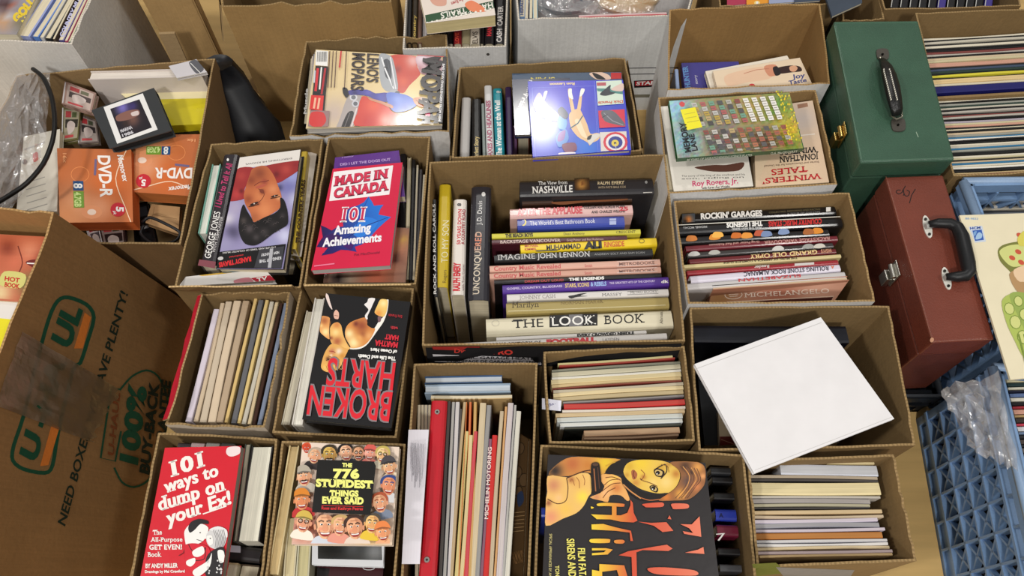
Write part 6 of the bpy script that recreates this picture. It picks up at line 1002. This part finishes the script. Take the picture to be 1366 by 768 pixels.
flat('disc_package', 'orange recordable disc package turned upside down beside the carton wall', [(178, 180), (268, 179), (262, 262), (176.5, 256)], .27, .03, (186, 104, 58), lambda s: memo((262, 262), (176.5, 256), (178, 180), (268, 179), s, 1, 0), s=(0, 0), hard=False, pg=(170, 100, 50), cat='disc package')
def frm(s):
    s.view(0, 0, 4.517)
    s.poly([(624, 645), (860, 562), (950, 780), (706, 866)], (226, 224, 222)); s.soft([(664, 656), (840, 598), (916, 768), (732, 836)], 12, 12, splats((40, 34, 44), [(740, 650, 40, (120, 110, 190)), (800, 640, 30, (60, 50, 110)), (800, 720, 40, (110, 76, 66)), (760, 740, 20, (60, 44, 40))])); s.sm([(700, 700), (760, 670), (830, 660), (840, 690), (780, 720), (710, 730)], (130, 90, 80), 1); s.sm([(790, 680), (830, 668), (836, 690), (800, 700)], (206, 190, 186), 1); s.text('MARINA', (730, 800), (800, 774), 20, (206, 204, 210), .03); s.text('1986', (740, 826), (806, 802), 18, (206, 204, 210), .03)
flat('picture_frame', 'black plastic picture frame with a white mat around a dark photo', [(122, 147), (205, 117), (229, 174), (146, 198)], .31, .022, (54, 56, 58), frm, s=(0, .1), m='satin', spine=0, cat='picture frame', pg=(40, 42, 44))
flat('paperback_book', 'thick yellow book with cream page edges in the disc carton', [(140, 108), (280, 106), (279, 165), (215, 168)], .262, .035, (206, 190, 30), lambda s: (s.poly([(138, 110), (280, 110), (275, 131), (137, 134)], (232, 220, 176))), hard=False, spine=2)
strip('paperback_book', 'white topped book behind the thick yellow one', (121, 95), (272, 91), (4, 11), .305, (206, 196, 190), style='edge', pg=(226, 216, 206))
flat('cd_case', 'clear disc case with a photo insert beside the yellow book', [(225, 88), (262, 79), (276, 96), (236, 104)], .315, .008, (200, 196, 200), lambda s: (s.sm([(252, 84), (262, 80), (272, 92), (262, 98)], (90, 90, 96), 1), s.line([(254, 84), (268, 98)], .8, WT)), cat='disc case', spine=3)
def cdart(c1, c2, t_):
    def f(s, q=None): pass
    return f
CD = [([(86, 108), (128, 124), (122, 150), (82, 138)], .285, (150, 120, 110), 'disc case with a red and black photo beside the black frame'), ([(83, 142), (108, 144), (104, 186), (82, 190)], .25, (96, 90, 50), 'olive and yellow cassette case beside the black frame'), ([(104, 150), (128, 160), (132, 190), (104, 192)], .24, (110, 96, 90), 'brown tinted clear case under the black frame'), ([(113, 300), (128, 296), (142, 330), (124, 336)], .24, (190, 170, 180), 'pale cassette case poking out below the orange package'), ([(128, 296), (165, 294), (168, 338), (140, 344)], .245, (60, 40, 40), 'glossy dark cassette case below the orange package'), ([(176, 272), (196, 268), (210, 330), (180, 336)], .22, (24, 22, 24), 'black cassette case between the orange packages'), ([(212, 168), (268, 166), (262, 182), (214, 182)], .24, (34, 30, 32), 'black case under the yellow book')]
for q, z_, c, lab in CD:
    def ar(s, q=q, c=c):
        L_ = lambda u, v: (lerp(lerp(q[0][0], q[1][0], u), lerp(q[3][0], q[2][0], u), v), lerp(lerp(q[0][1], q[1][1], u), lerp(q[3][1], q[2][1], u), v))
        dk = sum(c) < 130; R_ = lambda u0, v0, u1, v1, k: s.poly([L_(u0, v0), L_(u1, v0), L_(u1, v1), L_(u0, v1)], k)
        if dk: R_(.1, .1, .9, .3, (56, 56, 60)); R_(.15, .5, .8, .56, (120, 116, 116)); return
        R_(.12, .08, .94, .94, mixc(c, (226, 214, 206), .5)); R_(.2, .12, .5, .3, (176, 60, 64)); R_(.55, .14, .8, .3, mixc(c, (70, 90, 60), .6)); R_(.2, .36, .9, .6, mixc(c, (40, 34, 38), .7)); s.sm([L_(.3, .5), L_(.5, .4), L_(.75, .5), L_(.7, .7), L_(.4, .8)], (206, 190, 184)); R_(.2, .82, .7, .9, (190, 70, 74))
        s.line([L_(.04, .04), L_(.04, .96)], 1.4, (206, 204, 206))
    flat('cd_case', lab, q, z_, .012, c, ar, cat='disc case', s=(rnd.uniform(-.1, .1), rnd.uniform(-.1, .1)), m='gloss')
flat('paper_bag', 'folded brown paper bag near the rim of the disc carton', [(202, 272), (240, 276), (238, 312), (194, 297)], .235, .012, (170, 134, 94), lambda s: (s.line([(198, 285), (236, 292)], .8, (140, 108, 72)), s.line([(206, 276), (202, 296)], .7, (140, 108, 72))), hard=False, m='paper', cat='paper bag', pg=(150, 116, 80))
def wsheet(s):
    for i in range(7): s.line([(34+i*.6, 244+i*9), (60+i*.8, 236+i*9)], 1, (170, 166, 160))
    s.sm([(44, 206), (50, 203), (51, 213), (45, 216)], (206, 60, 56), 1); s.ell(33, 216, 3.6, 3.6, 0, (120, 118, 116)); s.line([(32, 200), (60, 190)], 2, (190, 186, 180))
flat('paperback_book', 'white printed booklet under the clear bag in the disc carton', [(32, 182), (80, 172), (76, 282), (22, 280)], .262, .015, (226, 220, 206), wsheet, hard=False, m='paper', s=(0, 0))
k = MB(); nx, ny = 12, 18; pts = []
for j in range(ny+1):
    for i in range(nx+1):
        u, v = i/nx, j/ny; x = lerp(lerp(22, -60, v), lerp(66, 64-50*v*v, v), u); y = lerp(98, 282, v)
        pts.append(P(x+rnd.gauss(0, 1.2), y+rnd.gauss(0, 1.2), .318+.03*math.sin(math.pi*u)*math.sin(math.pi*min(1, v+.1))+rnd.gauss(0, .004)))
k.mesh(pts, [[j*(nx+1)+i, j*(nx+1)+i+1, (j+1)*(nx+1)+i+1, (j+1)*(nx+1)+i] for j in range(ny) for i in range(nx)], (226, 222, 226), 'film'); tag(k.build('plastic_bag'), 'clear crinkled plastic bag at the edge of the disc carton', 'plastic bag')
k = MB(); cd = smooth([(44, 92), (58, 104), (69, 130), (73, 160), (70, 188), (58, 218), (36, 244), (10, 262), (-20, 280)], 3, False)
k.tube([P(x, y, .33+.012*math.sin(i*.12)) for i, (x, y) in enumerate(cd)], .0045, (24, 24, 26), 'rubber', 8); tag(k.build('cable', smooth=True), 'black cable looping over the clear plastic bag', 'cable')
k = MB(); cd = smooth([(190, 296), (200, 290), (220, 298), (240, 310), (232, 322), (205, 325), (188, 312), (192, 300)], 3, False)
k.tube([P(x, y, .25+.01*math.sin(i*.2)) for i, (x, y) in enumerate(cd)], .003, (30, 30, 34), 'rubber', 8); tag(k.build('cable', smooth=True), 'black cable coiled below the folded paper bag', 'cable')
# inside the moving carton
def facep(s):
    s.soft([(-20, 312), (68, 316), (50, 402), (-30, 396)], 18, 14, splats((190, 100, 70), [(40, 335, 14, (222, 140, 106)), (20, 350, 12, (206, 110, 80)), (56, 350, 12, (150, 60, 44)), (10, 330, 10, (140, 60, 40)), (40, 380, 14, (90, 110, 60)), (60, 380, 10, (60, 40, 34)), (0, 390, 16, (226, 200, 150))]))
    s.line(smooth([(24, 328), (30, 350), (24, 366)], 2, False), 1.6, (120, 50, 36)); s.sm([(34, 350), (46, 346), (58, 352), (48, 358)], (110, 34, 30), 1); s.line([(36, 351), (56, 352)], 1.6, WT); s.sm([(6, 362), (34, 366), (28, 384), (0, 380)], (206, 200, 120), 1); s.text('HOT', (6, 374), (26, 377), 6, (190, 40, 40), .04); s.text('BOOK', (6, 382), (26, 385), 6, (190, 40, 40), .04)
flat('magazine', 'magazine with a large laughing face inside the moving carton', [(-25, 311), (69, 316), (44, 404), (-40, 398)], .40, .012, (190, 110, 80), facep, hard=False, cat='magazine')
flat('paperback_book', 'white and bright yellow book inside the moving carton', [(-40, 398), (43, 402), (18, 500), (-60, 490)], .395, .02, (222, 216, 210), lambda s: (s.poly([(-38, 420), (34, 428), (22, 468), (-50, 462)], (226, 214, 36)), s.poly([(-50, 462), (22, 468), (16, 500), (-60, 490)], (110, 100, 120))), hard=False)
flat('paperback_book', 'pale picture book lying low inside the moving carton', [(-60, 492), (16, 500), (-6, 580), (-80, 570)], .36, .02, (196, 176, 166), lambda s: s.sm([(-20, 505), (4, 503), (2, 530), (-20, 535)], (110, 90, 110), 1), hard=False)
# ============================================================ file box of magazines, top corner
def cov(s):
    s.soft([(-60, -30), (64, -34), (22, 46), (-60, 44)], 12, 10, splats((150, 146, 156), [(6, 6, 12, (60, 30, 34)), (16, 8, 5, (170, 100, 80)), (4, 30, 12, (196, 150, 110)), (30, 30, 12, (120, 110, 80)), (14, 20, 6, (200, 200, 206))]))
    s.text('GOLDEN', (23, 31), (62, -14), (-8, -7), (226, 196, 50), .08); s.text('NASHVILLE', (33, 33), (68, -10), (-5, -5), (226, 206, 80), .04)
flat('magazine', 'magazine with chunky yellow lettering on top in the white file box', [(-70, -30), (64, -34), (22, 46), (-70, 43)], .345, .02, (150, 146, 156), cov, hard=False, cat='magazine')
for i, (x, w_, c, st) in enumerate([(24, 18, (150, 160, 206), 'mag'), (43, 9, (90, 130, 200), 'mag'), (53, 5, (196, 196, 196), 'mag'), (60, 9, (36, 38, 40), 'mag'), (70, 3, (90, 76, 60), 'mag'), (78, 7, (96, 90, 150), 'mag'), (86, 4, (190, 80, 110), 'mag'), (91, 3, (120, 150, 130), 'mag')]):
    x0 = x; strip('magazine', f'{cname(c)} magazine slanting in the white file box, {nth(i+1)} along from the yellow lettered one', (x0+62-i*2, -50), (x0, 47+i*1.2), (w_*.82, 1), .335, c, style=st, cat='magazine', group='magazines in the white file box', m='gloss', text=[('COUNTRY MUSIC', (84, 50), (112, -10), (-5, -3), (190, 190, 226), .04)] if i == 5 else ())
# dark bag between cartons, enlarged to stand in for the shadow in the gap
k = MB(); n = 16; rings = []
for j in range(9):
    v = j/8; cx, cy = lerp(-.64, -.555, v), lerp(1.20, 1.06, v); r = (.03+.04*v)*math.sin(math.pi*(.25+.6*v))*(1+.12*math.sin(j*2.2))+.01
    rings.append([V((cx+r*math.cos(2*math.pi*i/n)*(1+.15*math.sin(3*i+j)), cy+r*.8*math.sin(2*math.pi*i/n), lerp(.27, .0, v))) for i in range(n)])
k.mesh([p for r in rings for p in r], [[j*n+i, j*n+(i+1) % n, (j+1)*n+(i+1) % n, (j+1)*n+i] for j in range(8) for i in range(n)]+[list(range(n)), [8*n+i for i in range(n)][::-1]], (30, 32, 38), 'rubber'); tag(k.build('cloth_bag', smooth=True), 'black bag enlarged to fill the shadowed gap between two brown cartons', 'bag')
# leaning small flap of board in front of plain carton
k = MB(); q = [P(212, 43, .30), P(233, 42, .30), V((P(233, 42, .30).x, P(233, 42, .30).y-.03, .0)), V((P(212, 43, .30).x, P(233, 42, .30).y-.03, .0))]; k.prism(q, V((0, -.004, -.002)), (150, 126, 92), 'card'); tag(k.build('cardboard_flap'), 'small loose cardboard flap standing against the plain brown carton', 'cardboard')
# ============================================================ paperbacks with happy trails book
def happy(s):
    s.view(500, 0, 3.252)
    s.poly([(218, 66), (520, 2), (524, 34), (222, 98)], (36, 76, 46)); s.text('HAPPY TRAILS', (512, 8), (284, 56), (5, 26), (236, 232, 222), .02, True)
    s.sm([(390, 20), (420, 2), (470, 30), (480, 50), (420, 50)], (226, 130, 90), 1); s.sm([(240, -20), (300, -30), (310, 20), (270, 26), (245, 10)], (214, 160, 140)); s.text('Roy Rogers', (380, -10), (330, 10), (4, 16), (180, 60, 60), .02)
    for i in range(14): s.ell(228+i*21, 100-i*4.6, 5, 5, 0, (236, 232, 222), 8)
flat('paperback_book', 'white paperback with an upside-down title on a green band', [(556, -24), (652, -34), (661, 20), (568, 31)], .345, .03, (226, 214, 204), happy, hard=False, spine=0, pg=(216, 200, 150))
for i, (x, w_, c, st, tx) in enumerate([(543, 5, (30, 26, 28), 'spine', ()), (549, 7, (60, 46, 26), 'spine', [('Country', (554, 56), (555, 20), (-4, 0), (206, 176, 80), .02)]), (557, 5, (110, 80, 66), 'spine', ()), (563, 6, (206, 200, 200), 'spine', ()), (570, 8, (40, 28, 26), 'spine', ()), (579, 8, (50, 30, 28), 'spine', ()), (588, 7, (26, 26, 30), 'spine', ()), (596, 8, (28, 28, 32), 'spine', ()), (605, 10, (120, 24, 32), 'spine', [('LOVE', (612, 58), (612, 44), (-5, 0), (206, 80, 60), .02)]), (616, 10, (150, 140, 110), 'spine', ()), (627, 12, (206, 196, 180), 'spine', [('ELVIS', (637, 58), (637, 42), (-7, 0), (60, 50, 44), .02)]), (640, 5, (26, 24, 28), 'spine', ()), (646, 12, (40, 36, 40), 'spine', [('HANK', (655, 48), (656, 32), (-6, 0), (220, 60, 70), .04)]), (660, 12, (34, 32, 38), 'spine', [('CASH  CARTER', (669, 56), (671, 8), (-7, 0), (206, 200, 196), .03)])]):
    strip('paperback_book', f'{cname(c)} paperback, {nth(i+1)} along the row under the green banded cover', (x+2, -45), (x, 58), (w_, 0), .275 if 560 < x < 600 else .285, c, style=st, text=tx, m='gloss', group='paperbacks under the green banded cover')
# ============================================================ wrapped magazines in the store box
strip('magazine', 'pale blue magazine standing at the side of the store box', (694, -50), (693, 22), (7, 0), .28, (120, 150, 190), style='mag', cat='magazine', text=[('HERALD', (698, 20), (698, -2), (-4, 0), (40, 60, 120), .03)])
strip('magazine', 'white magazine next to the pale blue one in the store box', (701, -50), (700, 24), (4, 0), .28, (214, 210, 206), style='mag', cat='magazine')
strip('magazine', 'grey magazine third along in the store box', (707, -50), (706, 24), (4, 0), .278, (150, 156, 160), style='mag', cat='magazine')
strip('magazine', 'teal white magazine fourth along in the store box', (712, -50), (711, 24), (6, 0), .276, (150, 190, 206), style='mag', cat='magazine')
strip('magazine', 'red edged pale magazine along the front rim of the store box', (772, 20), (889, 16), (0, 3), .292, (190, 60, 70), style='mag', cat='magazine', pg=(216, 190, 190))
for nm, x, y, rx, rz, c, lab in (('wrapped_figure', 752, -4, .07, .03, (70, 74, 86), 'grey wrapped bundle behind the rim of the store box'), ('wrapped_figure', 835, -4, .08, .03, (206, 170, 90), 'yellow toned object wrapped in clear plastic in the store box')):
    t = thing(nm, lab, 'wrapped object', P(x, y, .24)); c0 = P(x, y, .26); n = 14
    def blobm(rx, ry, rz, col, m, jit):
        k = MB(); vs = []; N, R = 16, 9
        for j in range(R+1):
            for i in range(N): a, b = 2*math.pi*i/N, math.pi*j/R; f = 1+rnd.gauss(0, jit); vs.append(c0+V((rx*math.sin(b)*math.cos(a)*f, ry*math.sin(b)*math.sin(a)*f, rz*math.cos(b)*f)))
        k.mesh(vs, [[j*N+i, (j+1)*N+i, (j+1)*N+(i+1) % N, j*N+(i+1) % N] for j in range(R) for i in range(N)], col, m); return k
    blobm(rx, .05, rz, c, 'satin', .06).build('core', t, True); blobm(rx*1.12, .058, rz*1.3, (220, 220, 222), 'film', .10).build('wrap', t)
# ============================================================ bright books, black discs and odds along the top edge
for i, (x0, x1, c, d) in enumerate([(970, 1000, (170, 50, 80), 'crimson'), (996, 1030, (226, 150, 40), 'orange'), (1026, 1062, (150, 160, 190), 'pale blue'), (1060, 1088, (60, 70, 90), 'slate')]):
    flat('magazine', f'{d} magazine lying in the brown carton along the top edge', [(x0, -40+i*3), (x1+12, -44+i*3), (x1+6, 4-i), (x0, 8-i*1.6)], .262+.005*i, .004, c, (lambda s: (s.ell(1010, 4, 4, 3, 0, (236, 206, 120)), s.text('1', (1008.5, 6), (1011.5, 6), 4, WT, .04))) if i == 1 else None, hard=False, cat='magazine')
for i in range(11):
    x = 1188+i*12.5; strip('disc_sleeve', f'black disc sleeve with a white edge, {nth(i+1)} along the top row', (x+10, -50), (x, 10), (10, 0), .25, (24, 24, 30) if i not in (5, 10) else (60, 50, 130), style='sleeve', m='gloss', cat='disc sleeve', group='black disc sleeves along the top edge', art=lambda s, x=x: s.line([(x+.8, 9.5), (x+8, -40)], 1, (190, 190, 186)))
for i in range(5):
    strip('cassette_case', f'black cassette case with yellow lettering, {nth(i+1)} along beside the green case', (1182+i*1.2, 12+i*3.0), (1216+i*1.4, 11.4+i*3.0), (0, 2.6), .24, (34, 32, 32), style='spine', m='gloss', cat='cassette case', group='cassette cases beside the green case', art=lambda s, i=i: s.line([(1185+i, 13.4+i*3), (1212+i, 12.9+i*3)], 1.1, (206, 190, 110) if i % 2 else (206, 204, 200)))
flat('plastic_tray', 'dark blue grey plastic tray leaning behind the deep white-sided carton', [(1100, -10), (1150, -14), (1150, 4), (1110, 22)], .29, .006, (60, 70, 84), None, hard=False, m='plastic', cat='tray')
